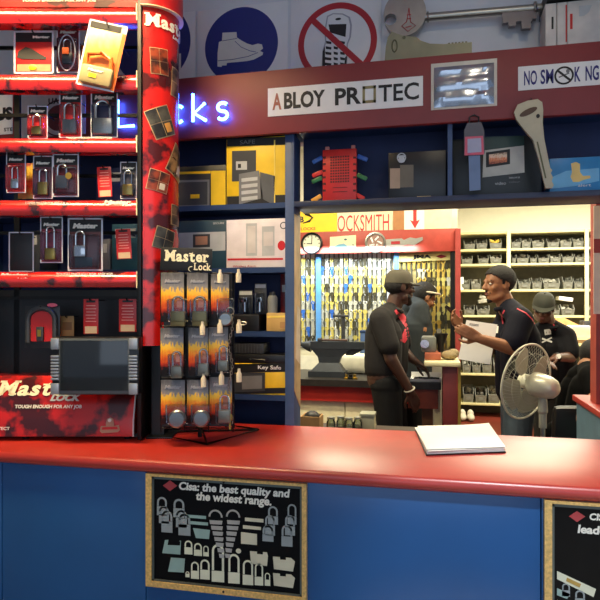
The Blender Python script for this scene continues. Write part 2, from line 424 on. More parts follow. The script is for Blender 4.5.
s = sign('foil_picture', 'crinkled silver foil sheet in a pale frame on the fascia', 'picture', [(431, 65), (497, 58.5), (497, 105), (431, 110.5)], YF, M('foil_frame', (206, 200, 186), .4))
a, c = fx(434, Yt), fx(494, Yt); z0, z1 = fz(433, 108, Yt), fz(433, 68, Yt)
b = MB(); nx, nz = 14, 9; rnd = random.Random(5)
rowh = [.001, .004, .009, .003, .006, .0105, .005, .002, .007, .002]
g = [[b.bm.verts.new((a+(c-a)*i/nx, Yt-.002-(rowh[j]+rnd.random()*.004)*(0 < i < nx and 0 < j < nz), z0+(z1-z0)*j/nz)) for j in range(nz+1)] for i in range(nx+1)]
for i in range(nx):
    for j in range(nz): b.bm.faces.new((g[i][j], g[i+1][j], g[i+1][j+1], g[i][j+1]))
part('foil', b, FOILC, s, w=True)

# neon word, first letters partly behind the rack
nb = thing('neon_sign', 'glowing blue neon word fixed to the fascia beside the red column', 'neon sign', (fx(180, YF), YF-.03, fz(180, 125, YF)))
NEON = M('neon_blue', (44, 92, 255), .3, emit=60, noise=0)
Yn = YF-.016
zb_, zt_ = fz(200, 121, Yn), fz(200, 93.5, Yn); zm = zb_+(zt_-zb_)*.60
def nx_(px): return fx(px, Yn)
def arc(cx, cz, rx, rz, a0, a1, n=14): return [(cx+rx*math.cos(math.radians(a0+(a1-a0)*i/n)), Yn, cz+rz*math.sin(math.radians(a0+(a1-a0)*i/n))) for i in range(n+1)]
hw = nx_(184)-nx_(173); mz = (zb_+zm)/2; rz = (zm-zb_)/2
lets = {'L': [[(nx_(118), Yn, zt_), (nx_(118), Yn, zb_), (nx_(134), Yn, zb_)]],
        'o': [arc(nx_(153), mz, hw/2, rz, 0, 355, 20)],
        'c': [arc(nx_(179), mz, hw*.45, rz, 50, 310)],
        'k': [[(nx_(193), Yn, zt_), (nx_(193), Yn, zb_)], [(nx_(205), Yn, zm+.004), (nx_(194), Yn, mz), (nx_(206), Yn, zb_)]],
        's': [arc(nx_(222.5), mz+rz*.5, hw*.42, rz*.5, 35, 270, 10)+arc(nx_(222.5), mz-rz*.5, hw*.42, rz*.5, 90, -145, 10)[1:]]}
b = MB(); c = MB()
for k, ls in lets.items():
    m = MB()
    for l in ls: m.tube(l, .0058, 8)
    part('neon_letter', m, NEON, nb, w=True)
    for l in ls: c.cyl(l[0], (l[0][0], YF-.001, l[0][2]), .003, n=6)
part('tube_support', c, GREY, nb, w=True)

# stickers on the fascia behind the rack
s = sign('white_sign', 'white sign with black US lettering on the fascia behind the rack', 'sign', [(-34, 94), (13, 91), (13, 134), (-34, 137)], YF, WHITE)
wpx(s, 'US', INK, -4, 12.5, 108, 121, Yt, bold=.05); wpx(s, 'STE', INK, 4, 12.5, 128, 131.5, Yt, bold=.02)
s = sign('emblem_sign', 'white sign with a round maroon emblem on the fascia behind the rack', 'sign', [(21, 92), (86, 90), (86, 134), (21, 137)], YF, M('emblem_paper', (190, 186, 190), .5))
cc = PY(58, 118, Yt)
part('emblem_disc', MB().annulus((cc.x, cc.z), 0.001, .052, Yt, Yt-.0005, 32), M('emblem_maroon', (96, 34, 44), .5), s, w=True)
part('emblem_ring', MB().annulus((cc.x, cc.z), .068, .074, Yt, Yt-.0005, 40), MATS['emblem_maroon'], s, w=True)
wpx(s, 'UA', INK, 48.5, 59, 98.5, 104.5, Yt, bold=.03)

# ------------------------------------------------------------------ safety signs on the bulkhead
YU = 2.338
def board(name, label, px0, px1, cat='sign'):
    r = thing(name, label, cat, (fx((px0+px1)/2, YU), YU, 2.372))
    part('panel', MB().box2((fx(px0, YU), YU-.004, 2.372), (fx(px1, YU), YU, 2.74), .001), M('sign_board', (216, 218, 220), .45, noise=.02), r, w=True)
    return r
YUT = YU-.0044
def disc(r, px, py, prad, mat, ring=None, k=64):
    c = PY(px, py, YUT); R = (fx(px+prad, YUT)-fx(px-prad, YUT))/2
    b = MB()
    if ring: b.annulus((c.x, c.z), R*ring, R, YUT, YUT-.0006, k)
    else: b.extr([(c.x+R*math.cos(6.28318*i/k), YUT, c.z+R*math.sin(6.28318*i/k)) for i in range(k)], (0, -.0006, 0))
    part('prohibition_ring' if ring else 'disc', b, mat, r, w=True); return c, R
r = board('mandatory_sign', 'white sign with blue disc, mostly hidden behind the red column', 112, 195.5)
disc(r, 152, 44, 38, BLUESIGN)
part('figure', MB().ppx([(176, 54), (181, 53.5), (181, 70), (176, 71)], YUT-.0008, .0006), SIGNGREY, r, w=True)
r = board('boot_sign', 'white sign with blue disc and a pale safety boot', 197.5, 288)
disc(r, 241, 45.5, 36.5, BLUESIGN)
boot = [(222.5, 32.8), (236.5, 32), (237, 37.5), (241.5, 40.5), (247, 43.5), (252.5, 45.2), (258, 43.6), (262, 44.5), (263, 48.5), (260, 51), (263.2, 52.5), (262.5, 55), (254, 59.5), (247.5, 61), (238, 62), (231, 62.5), (227, 63), (226.5, 65.5), (222, 65.5), (221.5, 67), (217.5, 66.5), (217.6, 53), (219, 42), (222, 41)]
part('boot_print', MB().ppx(boot, YUT-.0008, .0006), SIGNGREY, r, w=True)
b = MB()
for ln in ([(218, 60.8), (232, 59.6), (248, 56.5), (258, 52.5)], [(235, 41.2), (241, 47), (250, 51), (256, 52)], [(222, 41), (237, 38.4)]):
    b.tube([PY(p, q, YUT-.0015) for p, q in ln], .0012, 5)
part('boot_outline', b, BLUESIGN, r, w=True)
r = board('no_phone_sign', 'white sign with a red ring and slash over a mobile phone', 291, 381)
c, R = disc(r, 337, 42.5, 39.5, SIGNRED, ring=.845)
ph = [(327, 16), (333, 13.2), (343, 13.5), (350, 17), (352, 25), (351, 37), (348, 44), (347, 66), (344, 78), (324, 78), (321.5, 66), (322.5, 50), (325, 42), (324.5, 30)]
part('phone_outline', MB().ppx(ph, YUT-.0006, .0004), M('phone_print_grey', (150, 154, 164), .5), r, w=True)
ins = [(336+(x-336)*.88, 44+(y-44)*.965) for x, y in ph]
part('phone_body', MB().ppx(ins, YUT-.0012, .0004), MATS['sign_board'], r, w=True)
part('phone_screen', MB().ppx([(328.5, 24.5), (346.5, 24.0), (345.5, 37), (330, 32.5)], YUT-.0018, .0004), INK, r, w=True)
b = MB()
for i in range(5):
    y = 42+i*5.4
    for q in ((326+i*-.4, 331.5), (333.5, 338), (340, 345)):
        x0, x1_ = q; b.ppx([(x0, y-1.2), (x1_, y-.2), (x1_-.3, y+2.2), (x0+.4, y+1.6)], YUT-.0018, .0004)
b.ppx([(322.6, 52), (325, 46), (325.2, 68), (322.3, 68)], YUT-.0018, .0004); b.ppx([(345.3, 57), (347, 56), (346, 68), (343.8, 68)], YUT-.0018, .0004)
b.ell(PY(338.2, 19, YUT-.0018), (.012, .0006, .005))
part('keypad_print', b, INK, r, w=True)
d = R*.9*math.sqrt(.5)
part('slash', MB().box((c.x, YUT-.0026, c.z), (R*1.86, .0006, R*.15), (0, math.radians(45), 0)), SIGNRED, r, w=True)

# ------------------------------------------------------------------ giant display keys
YK = 2.30
r = thing('giant_key', 'giant silver display key with round head lying along the top of the fascia', 'display key', (fx(470, YK), YK, 2.47))
cc = PY(405, 17, YK); R = (fx(426, YK)-fx(384, YK))/2
b = MB(); hc = PY(391, 23, YK); hr = R*.28
# round head pierced by an eye
K = 48
for i in range(K):
    a0, a1 = 6.28318*i/K, 6.28318*(i+1)/K
    q = []
    for a in (a0, a1): q.append((cc.x+R*math.cos(a), cc.z+R*1.08*math.sin(a)))
    e = [(hc.x+hr*math.cos(a), hc.z+hr*math.sin(a)) for a in (a0, a1)]
    b.extr([(q[0][0], YK-.03, q[0][1]), (q[1][0], YK-.03, q[1][1]), (e[1][0], YK-.03, e[1][1]), (e[0][0], YK-.03, e[0][1])], (0, .03, 0))
part('key_head', b, M('key_pewter', (156, 152, 146), .38, metal=.55), r, w=True)
p0, p1 = PY(422, 17.5, YK-.015), PY(548, 7, YK-.015)
b = MB().cyl(p0, p1, .0145, n=20).ell(p0, (.016, .0145, .0145)); b.ring(PY(428, 17, YK-.015), .016, .004, (1, 0, .02))
b.ring(PY(535, 8, YK-.015), .0175, .006, (1, 0, .02))
part('key_shaft', b, STEEL, r, w=True)
bit = [(501.5, 12), (536, 9), (535.5, 21), (531.5, 21.5), (531.5, 23.5), (530, 23.8), (530, 30.5), (521, 31), (520.5, 23.3), (515.5, 24), (515, 28), (508, 28.8), (507.5, 24.8), (502, 25.6)]
part('key_bit', MB().ppx(bit, YK-.004, .02), M('key_bit_grey', (112, 108, 112), .4, metal=.4), r, w=True)
b = MB()
for ln in ([(409, 8), (406.5, 22), (401.5, 26), (408, 31.5), (415.5, 25.5), (410.5, 22), (409, 8)], [(405.5, 27.5), (411.5, 26)], [(407, 15), (411, 14.5)], [(407, 19), (411, 18.5)]): b.tube([PY(p, q, YK-.031) for p, q in ln], .0016, 5)
part('red_emblem', b, SIGNRED, r, w=True)
YO = 2.20
r = thing('giant_key', 'giant olive flat display key lying behind the fascia under the silver key', 'display key', (fx(430, YO), YO, 2.372))
ol = [(388, 40), (392, 34), (397, 36), (405, 38.5), (416, 39), (421, 43), (430, 46), (444, 46.5), (471.5, 44.5), (471.5, 60), (440, 62), (385, 66), (386, 50)]
part('key_plate', MB().ppx(ol, YO, .02), OLIVE, r, w=True)
b = MB().ring(PY(394.5, 46, YO-.02), (.009, .022), .0025, (0, 1, 0), 20); b.cyl(PY(404, 37.5, YO-.019), PY(404, 37.5, YO-.023), .006)
for i in range(6): b.box(PY(449+i*3.4, 44.9-.3*i, YO-.01), (.007, .019, .007))
part('key_cuts', b, M('olive_dark', (96, 92, 66), .45, metal=.3), r, w=True)
YB = 2.095
r = thing('giant_key', 'giant grey display key hanging upright in front of the right cabinet', 'display key', (fx(535, YB), YB, 1.9))
ky = [(513.5, 113.5), (517, 106), (527, 102), (537, 100.5), (541.5, 103.5), (542.5, 111), (542, 124), (543.5, 140), (548, 162), (549.5, 169), (551.5, 171), (550, 174), (552, 178), (551, 182), (553, 186), (551.5, 188.5), (545, 189), (542.5, 180), (538, 160), (532.5, 141), (523, 130), (516, 121)]
b = MB().ppx(ky, YB, .014)
part('key_plate', b, M('key_stone', (176, 168, 144), .42, metal=.25), r, w=True)
c = PY(528.4, 111.8, YB-.0145)
part('key_slot', MB().ell(c, (.031, .0012, .010), (0, math.radians(-24), 0)), M('slot_brown', (84, 58, 40), .5), r, w=True)
b = MB().ell(PY(538, 116, YB-.0145), (.006, .0012, .007))
part('rivet', b, INK, r, w=True)
part('key_groove', MB().ppx([(536.5, 142), (538, 141.5), (546.5, 178), (545, 178.5)], YB-.0142, .0008), MATS['olive_dark'], r, w=True)
part('hanging_wire', MB().tube([(c.x+.01, YB-.007, c.z+.03), (c.x+.012, YB+.005, c.z+.05), (c.x+.012, YF+.02, c.z+.06)], .0012), WIRE, r, w=True)

# ------------------------------------------------------------------ boxes on the shelves
def carton(name, label, px0, px1, pyt, zb, Y, mat, depth=.12, group=None, cat='box', side=None):
    x0, x1_ = fx(px0, Y), fx(px1, Y); zt = fz((px0+px1)/2, pyt, Y)
    r = thing(name, label, cat, ((x0+x1_)/2, Y+depth/2, zb), group=group)
    part('carton', MB().box2((x0, Y, zb+.0006), (x1_, Y+depth, zt), .0012), mat, r, w=True)
    return r
def pr(r, pts, Y, mat, name='printed_panel', th=.0006, lift=.0002): return part(name, MB().ppx(pts, Y-lift, th), mat, r, w=True)
Z1, Z2, Z3, Z4 = SHZ
Yb = 2.152
def q(x0, y0, x1_, y1, sl=-.03):
    d = (x1_-x0)*sl; return [(x0, y0), (x1_, y0+d), (x1_, y1+d), (x0, y1)]
r = carton('safe_box', 'dark carton with yellow side and a small safe, beside the red column', 172, 226, 166, Z1, Yb, M('carton_dark', (38, 38, 40), .45))
pr(r, q(211, 171, 225.6, 208.5), Yb, YELLOW); pr(r, q(174, 172, 210.5, 174.5), Yb, YELLOW, 'yellow_stripe')
pr(r, q(176, 180.5, 209.5, 207.5), Yb, GREY, 'printed_safe'); pr(r, q(178, 182.5, 207.5, 205.5), Yb-.001, GREYD, 'safe_door'); pr(r, q(190.5, 194.5, 199.5, 198.5), Yb-.002, YELLOW, 'safe_keypad')
r = carton('safe_box', 'big yellow carton printed with grey safes on the top shelf', 226.5, 288, 137.5, Z1, Yb-.004, YELLOW)
Y_ = Yb-.004
pr(r, q(227, 138.5, 287.5, 146.5), Y_, INK, 'black_band'); wpx(r, 'SAFE', GREY, 240, 255, 140.5, 144.5, Y_-.0009)
pr(r, q(227, 196.5, 287.5, 208), Y_, INK, 'black_base'); pr(r, q(274, 140, 275.2, 206.5), Y_-.001, M('pale_yellow', (238, 214, 96), .4), 'edge_line')
pr(r, q(232, 151, 256, 181.5), Y_, GREYD, 'printed_safe'); pr(r, q(236, 161.5, 247, 170), Y_-.001, LIGHTGREY, 'safe_lock_plate'); pr(r, q(238, 164, 241, 168), Y_-.002, INK, 'keyhole')
pr(r, [(239, 174), (259, 170.5), (263, 198), (239, 204.5)], Y_-.001, GREY, 'open_safe'); pr(r, [(260, 172), (275, 176), (274, 205), (261, 198)], Y_-.001, M('safe_door_grey', (84, 86, 88), .4), 'open_door')
b = MB()
for i in range(4): b.ppx(q(241.5, 178.5+6.3*i, 257.5, 182+6.3*i, -.11), Y_-.002, .0006)
part('printed_shelves', b, LIGHTGREY, r, w=True)
r = carton('alarm_box', 'teal and grey carton with a keypad picture behind the wire spinner', 176, 226, 220.5, Z2, Yb, M('carton_teal', (30, 62, 78), .45))
pr(r, q(177, 233, 225.5, 252), Yb, LIGHTGREY); pr(r, q(193, 234.5, 210, 247.5), Yb-.001, GREYD, 'keypad_print'); pr(r, q(195.5, 236.5, 207.5, 245), Yb-.002, M('skin_print', (176, 128, 104), .4), 'keypad_screen')
wpx(r, 'SECURE', LIGHTGREY, 213, 224, 222.5, 224.3, Yb-.0008)
r = carton('alarm_box', 'white carton with red stripe printed with two white panels', 226.5, 287.5, 219, Z2, Yb-.004, M('carton_white', (226, 218, 220), .45))
for a, c in ((246, 257), (262, 274.5)): pr(r, q(a, 223.5 if a < 250 else 226.5, c, 256), Y_, LIGHTGREY, 'device_print'); pr(r, q(a+1.5, 226 if a < 250 else 232, c-1.5, 253 if a < 250 else 246), Y_-.001, M('device_face', (206, 200, 198), .4), 'device_face')
pr(r, q(227.5, 258.5, 283, 260.5, -.01), Y_, RED, 'red_stripe'); wpx(r, 'Wireless Alarm', SIGNRED, 233, 256, 265.2, 267.5, Y_-.0004)
cc = PY(281.5, 245.5, Y_); part('red_roundel', MB().ell(cc, (.0155, .0008, .0185)), RED, r, w=True)
cc = PY(283.5, 225.5, Y_); part('round_mark', MB().annulus((cc.x, cc.z), .010, .0135, Y_, Y_-.0008, 20), GREYD, r, w=True)
# third shelf
r = carton('cash_box', 'plain black metal cash box on the third shelf', 226, 259, 314.5, Z3, Yb, BLACK)
part('lid_line', MB().box2((fx(227, Yb), Yb-.001, Z3+.058), (fx(258, Yb), Yb, Z3+.061)), GREYD, r, w=True)
part('handle', MB().ring((fx(243, Yb), Yb-.001, Z3+.03), (.014, .006), .002, (0, 1, 0), 16), STEEL, r, w=True)
r = carton('small_carton', 'plain tan carton at the right of the third shelf', 266.5, 288, 313, Z3, Yb, M('carton_tan', (196, 162, 96), .6))
pr(r, q(267, 316, 288, 318), Yb, MATS['pale_yellow'], 'printed_band'); pr(r, q(280, 322, 286, 328), Yb, CARDB, 'printed_label')
r = carton('small_carton', 'narrow dark red carton behind the grey canister on the third shelf', 280.5, 288, 279.5, Z3+.09, Yb+.05, DKRED, .09)
part('printed_label', MB().ppx(q(282, 285, 287, 292), Yb+.0498), LIGHTGREY, r, w=True)
r.location.z = Z3; ROOT[r.name] = Matrix.Translation(r.location)
for ch in list(r.children): bpy.data.objects.remove(ch)
x0, x1_ = fx(280.5, Yb+.09), fx(288, Yb+.09)
part('carton', MB().box2((x0, Yb+.09, Z3+.0005), (x1_, Yb+.145, Z3+.225), .001), DKRED, r, w=True); pr(r, q(282, 285, 287, 292), Yb+.09, LIGHTGREY)
r = thing('canister', 'small grey canister standing on the tan carton', 'canister', (fx(272.5, Yb+.03), Yb+.03, fz(277, 313, Yb)+.0005))
part('body', MB().lathe([(0, 0), (.019, 0), (.019, .055), (.014, .066), (0, .066)]), M('canister_grey', (120, 124, 126), .4), r); part('cap', MB().lathe([(0, .0665), (.011, .0665), (.011, .078), (0, .08)]), GREYD, r)
for i, (px0, px1_, pyt, pyb) in enumerate(((236, 250, 290, 313), (252, 264, 283, 313))):
    rr = thing('blister_pack', ('shiny clear pack on the cash box, left of two', 'shiny clear pack on the cash box, right of two')[i], 'pack', (fx((px0+px1_)/2, Yb+.02), Yb+.03, fz(242, 314.5, Yb)+.0005), group='clear packs on the cash box')
    x0, x1_, z0 = fx(px0, Yb), fx(px1_, Yb), fz(242, 314.5, Yb)+.0006; z1 = fz((px0+px1_)/2, pyt, Yb)
    part('backing_card', MB().box2((x0, Yb+.034, z0), (x1_, Yb+.036, z1), .0005), GREYD, rr, w=True)
    part('blister', MB().box2((x0+.004, Yb+.006, z0+.004), (x1_-.004, Yb+.033, z0+(z1-z0)*.7), .004), BLISTER, rr, w=True)
    part('steel_bolt', MB().cyl(((x0+x1_)/2, Yb+.02, z0+.01), ((x0+x1_)/2, Yb+.02, z0+.05), .008).box(((x0+x1_)/2, Yb+.02, z0+.055), (.022, .018, .018), None, .002), CHROME, rr, w=True)
    part('header_print', MB().box2((x0+.003, Yb+.033, z1-.018), (x1_-.003, Yb+.0345, z1-.004)), LIGHTGREY, rr, w=True)
# fourth shelf
r = carton('key_safe_box', 'yellow and black Key Safe carton on the lowest shelf', 222, 288, 363.5, Z4, Yb, YELLOW)
pr(r, q(222.5, 364.5, 287.6, 373, -.02), Yb, INK, 'black_band'); wpx(r, 'Key Safe', WHITE, 258, 281, 365.2, 370.3, Yb-.0009, bold=.01)
pr(r, [(223, 376), (241, 372.5), (265, 372.5), (265, 391), (223, 393)], Yb-.001, GREYD, 'printed_safe'); pr(r, [(242, 376), (262, 375.5), (262, 388.5), (242, 389.5)], Yb-.002, GREY, 'safe_door'); pr(r, q(223, 389, 287.5, 394.5, -.02), Yb-.0002, INK, 'black_base')
zt = fz(255, 363.5, Yb)+.0008
r = thing('tool_case', 'black tool case lying on the Key Safe carton', 'case', (fx(255, Yb), Yb+.05, zt))
b = MB().box2((fx(230, Yb), Yb+.002, zt), (fx(286, Yb), Yb+.105, zt+.034), .004)
part('case', b, BLACK, r, w=True); part('handle', MB().tube([(fx(250, Yb), Yb+.002, zt+.016), (fx(251, Yb), Yb-.010, zt+.016), (fx(266, Yb), Yb-.010, zt+.016), (fx(267, Yb), Yb+.002, zt+.016)], .0035), GREYD, r, w=True)
r = thing('cassette_box', 'dark ribbed plastic box on top of the black tool case', 'box', (fx(247, Yb), Yb+.05, zt+.0345))
b = MB().box2((fx(233, Yb), Yb+.01, zt+.0346), (fx(263, Yb), Yb+.10, zt+.075), .003)
part('body', b, M('box_charcoal', (40, 42, 46), .35), r, w=True); b = MB()
for i in range(9): b.box2((fx(235+3*i, Yb), Yb+.008, zt+.038), (fx(236+3*i, Yb), Yb+.0105, zt+.072))
part('ribs', b, GREYD, r, w=True)
# boxes of the bays seen between the bars of the rack
for i, (px0, px1_, pyt, zb, mt, lb) in enumerate(((96, 138, 168, Z1, M('carton_blue', (30, 44, 92), .5), 'navy carton on the top shelf behind the rack'), (112, 139, 224, Z2, TEAL, 'teal carton on the second shelf behind the rack'), (20, 40, 231, Z2, GREYD, 'dark grey carton on the second shelf behind the rack, at left'), (94, 110, 239, Z2, GREY, 'grey carton on the second shelf behind the rack, in the middle'))):
    r = carton('stock_carton', lb, px0, px1_, pyt, zb, Yb, mt); pr(r, q(px0+3, pyt+5, px1_-3, pyt+14), Yb, LIGHTGREY, 'printed_label')
r = carton('stock_carton', 'dark teal carton with a tan label on the counter behind the spinner', 136, 157, 348, ZC, 2.02, M('carton_deep_teal', (24, 42, 54), .45), .1); pr(r, q(149, 359, 156, 368), 2.02, M('tan_label', (206, 186, 150), .5), 'printed_label')

# ------------------------------------------------------------------ cabinet contents
Zs = 1.8855
r = thing('lock_pinning_display', 'red perforated display board with coloured plastic key tags in the cabinet', 'display board', (fx(342, 2.2), 2.21, Zs))
Yd = 2.20
part('board', MB().box2((fx(322.5, Yd), Yd, Zs), (fx(356.5, Yd), Yd+.02, fz(340, 149, Yd)), .003), M('display_red', (206, 40, 36), .4), r, w=True)
b = MB()
for i in range(8):
    for j in range(10): b.box2((fx(330.3+2.45*i, Yd), Yd-.0006, fz(340, 157.7+2.75*j, Yd)), (fx(332.0+2.45*i, Yd), Yd, fz(340, 156.0+2.75*j, Yd)))
part('hole_grid', b, M('hole_dark', (84, 18, 20), .6), r, w=True)
b = MB()
for j in range(6):
    for px in (324.3, 354.6): b.box(PY(px, 157.5+6.6*j, Yd-.0005), (.011, .0012, .0075))
for j in range(2):
    b.box(PY(340, 187.5+4.2*j, Yd-.0005), (.055, .0012, .002))
part('slots', b, MATS['hole_dark'], r, w=True)
b = MB()
for px in (327, 353): b.box2((fx(px-2, Yd), Yd+.004, fz(340, 149.5, Yd)), (fx(px+2, Yd), Yd+.014, fz(340, 145.5, Yd)), .002)
part('top_clips', b, M('clip_pink', (206, 130, 120), .5), r, w=True)
for (px, py, ang, mt) in ((317.5, 160, 25, 'blue'), (317.5, 174, 20, 'red'), (317, 180, 20, 'green'), (316.5, 198.5, 28, 'yellow'), (362.5, 158, -25, 'blue'), (362, 177, -28, 'green'), (359.5, 196.5, -30, 'red')):
    mm = {'blue': M('tag_blue', (34, 84, 170), .4), 'red': MATS['display_red'], 'green': M('tag_green', (40, 110, 62), .4), 'yellow': M('tag_amber', (236, 168, 60), .4)}[mt]
    c = PY(px, py, Yd+.008)
    part('key_tag', MB().box(c, (.042, .008, .017), (0, math.radians(-ang), 0), .003), mm, r, w=True, label=mt+' plastic key tag')
r = carton('camera_box', 'black carton with a silver device picture in the left cabinet bay', 388.5, 446, 151.5, Zs, 2.16, M('carton_black', (24, 24, 27), .35))
pr(r, q(390, 168.5, 400, 188.5, -.02), 2.16, M('print_beige', (170, 146, 124), .45), 'printed_panel'); pr(r, q(400, 165, 413.5, 187.5, -.02), 2.16, M('print_khaki', (104, 98, 84), .45), 'printed_panel')
b = MB().annulus((fx(401.5, 2.158), fz(401, 157.5, 2.158)), .013, .0165, 2.159, 2.157, 24); b.box(PY(401.5, 156.5, 2.158), (.03, .002, .008)); b.ell(PY(401.5, 160, 2.158), (.013, .0015, .011))
part('printed_camera', b, M('print_silver', (176, 178, 182), .3, metal=.4), r, w=True)
pr(r, q(417, 196.3, 431, 197.6, -.03), 2.16, M('print_gold', (226, 196, 130), .3), 'printed_line')
r = carton('video_phone_box', 'black and green carton showing a small colour screen in the right cabinet bay', 452.5, 541, 137, Zs, 2.185, M('carton_green_black', (28, 32, 32), .4), .115)
Y_ = 2.185
pr(r, q(485, 136.8, 524, 150, -.03), Y_, M('print_dark_green', (30, 58, 52), .4), 'green_band'); pr(r, [(483.5, 150.5), (524, 145.5), (524.5, 172.5), (482.5, 177.5)], Y_-.001, M('print_pale', (186, 186, 178), .4), 'device_print')
pr(r, [(486, 152.5), (510, 149), (510, 164), (486, 167.5)], Y_-.002, INK, 'printed_screen'); pr(r, [(489, 154.5), (507, 152), (507, 162), (489, 164.5)], Y_-.003, ramp_mat('screen_picture', [(0, (120, 40, 30)), (.4, (220, 130, 80)), (.7, (236, 210, 180)), (1, (120, 80, 60))], dist=.4), 'screen_picture')
wpx(r, 'video', LIGHTGREY, 495, 506, 182, 185, Y_-.0006); wpx(r, 'intercom kit', LIGHTGREY, 509, 520, 176.5, 178.7, Y_-.0006); wpx(r, 'colour', GREY, 509, 520, 181, 183, Y_-.0006)
r = carton('blue_box', 'bright blue carton with a yellow figure at the right of the cabinet', 549.5, 601, 157.5, Zs, 2.165, M('carton_sky', (46, 132, 190), .35))
Y_ = 2.165
part('printed_panel', MB().ppx([(550, 178), (566, 171), (599, 168), (599, 181), (575, 186), (551, 189)], Y_-.0003), M('carton_sky_light', (110, 178, 220), .4), r, w=True)
fg = [(571, 163.5), (576, 162), (580, 164), (580, 172), (583, 176), (590, 175.5), (590.5, 178), (583, 180), (579, 182), (573, 182), (570.5, 177), (572, 172)]
pr(r, fg, Y_-.001, M('print_straw', (228, 196, 118), .4), 'printed_figure')
wpx(r, 'alert', WHITE, 578, 591, 184, 186.8, Y_-.0008)
# hanging pouch
Yh = 2.10
r = thing('key_fob_pack', 'clear pouch with pink edged pad hanging from a black hook under the fascia', 'pack', (fx(474, Yh), Yh, fz(474, 192, Yh)))
part('hook', MB().tube([PY(469, 124, Yh), PY(469.5, 117, Yh), PY(474, 115, Yh), PY(478.5, 117, Yh), PY(479, 124, Yh)], .003, 6).tube([PY(474, 115, Yh), (fx(474, Yh), YF, fz(474, 114, Yh))], .002), BLACK, r, w=True)
pouch = [(467, 124), (481, 123), (484, 131), (484.5, 154), (464, 155), (464, 131)]
part('pouch', MB().ppx(pouch, Yh+.004, .010), M('pouch_grey', (86, 84, 92), .35), r, w=True)
part('pink_border', MB().ppx([(465, 137), (483, 136), (484, 154.5), (464.5, 155.5)], Yh-.0062, .002), M('pink_plastic', (206, 88, 112), .4), r, w=True)
part('pad_print', MB().ppx([(467.5, 139), (481, 138), (481.5, 152), (467.5, 153)], Yh-.0084, .001), M('pad_lilac', (168, 170, 196), .4), r, w=True)
part('blue_strip', MB().ppx([(468.5, 156), (480, 155.5), (480.5, 190), (469.5, 191)], Yh, .003), M('strip_blue', (108, 132, 170), .45), r, w=True)
# cartons on top of the fascia
for px0, px1_, d_, lb in ((545.5, 556.5, .10, 'narrow white carton, leftmost on top of the fascia'), (557.2, 567.0, .10, 'narrow white carton with red edge on top of the fascia'), (567.5, 612, .10, 'wide white carton at the right on top of the fascia')):
    Yx = 2.19
    x0, x1_ = fx(px0, Yx), fx(px1_, Yx)
    r = thing('white_carton', lb, 'box', ((x0+x1_)/2, Yx+.05, 2.3605), group='white cartons on the fascia')
    part('carton', MB().box2((x0, Yx, 2.361), (x1_, Yx+d_, 2.548), .001), M('carton_offwhite', (208, 202, 196), .5), r, w=True)
    if px0 < 550: part('printed_mark', MB().ppx([(551.5, 17), (553.5, 16.8), (553.5, 29), (551.5, 29.2)], Yx), INK, r, w=True)
    elif px0 < 560: part('red_edge', MB().ppx([(565.6, 5), (566.8, 5), (566.8, 42), (565.6, 42)], Yx), RED, r, w=True)
    else:
        part('red_mark', MB().ppx([(570, 14), (572.5, 13.8), (572.5, 29), (570, 29.2)], Yx), RED, r, w=True); part('printed_block', MB().ppx([(579, 6), (592, 5), (589, 12), (584, 16), (579, 16.5)], Yx), LIGHTGREY, r, w=True)

# ------------------------------------------------------------------ posters on the counter front
PBLK = M('poster_black', (10, 10, 12), .3, noise=.2, spec=.15)
PWHT = M('poster_white', (236, 232, 220), .3, noise=.02)
def framed(name, label, px0, px1_, zb, zt):
    x0, x1_ = fx(px0, YP), fx(px1_, YP)
    r = thing(name, label, 'poster', ((x0+x1_)/2, YP, zb))
    b = MB(); f0, f1 = YP-.014, YP-.0006
    L, R_, B_, T_ = x0+.018, x1_-.013, zb+.016, zt-.007
    for a in (((x0, zb), (x1_, zb), (R_, B_), (L, B_)), ((x0, zt), (x1_, zt), (R_, T_), (L, T_)), ((x0, zb), (x0, zt), (L, T_), (L, B_)), ((x1_, zb), (x1_, zt), (R_, T_), (R_, B_))): b.pz(a, f0, f1)
    part('frame', b, WOODF, r, w=True)
    b = MB()
    for a in ((L, B_, L+.006, T_), (R_-.006, B_, R_, T_), (L, T_-.008, R_, T_), (L, B_, R_, B_+.005)): b.box2((a[0], f0+.004, a[1]), (a[2], f1, a[3]))
    part('inner_trim', b, M('frame_trim', (96, 104, 100), .35, metal=.4), r, w=True)
    part('sheet', MB().box2((L+.006, YP-.006, B_+.005), (R_-.006, YP-.001, T_-.008)), PBLK, r, w=True)
    b = MB()
    for x in (x0+(x1_-x0)*.5,): b.cyl((x, f0, zb+.009), (x, f0-.002, zb+.009), .003); b.cyl((x, f0+.003, zt-.0105), (x, f0, zt-.0105), .003)
    part('screws', b, INK, r, w=True)
    return r
YQ = YP-.0064
r = framed('padlock_poster', 'framed black poster of many padlocks on the blue counter front', 147.8, 307.5, .686, 1.012)
P_DIA = M('logo_red', (176, 62, 66), .35)
part('logo', MB().ppx([(163, 485.5), (170, 480.3), (177.3, 485.8), (170, 491)], YQ, .0006), P_DIA, r, w=True)
wpx(r, 'Cisa: the best quality and', PWHT, 179, 290, 481.5, 492, YQ, bold=.035, shear=.12)
wpx(r, 'the widest range.', PWHT, 196, 271.5, 491.5, 502.5, YQ, bold=.035, shear=.12)
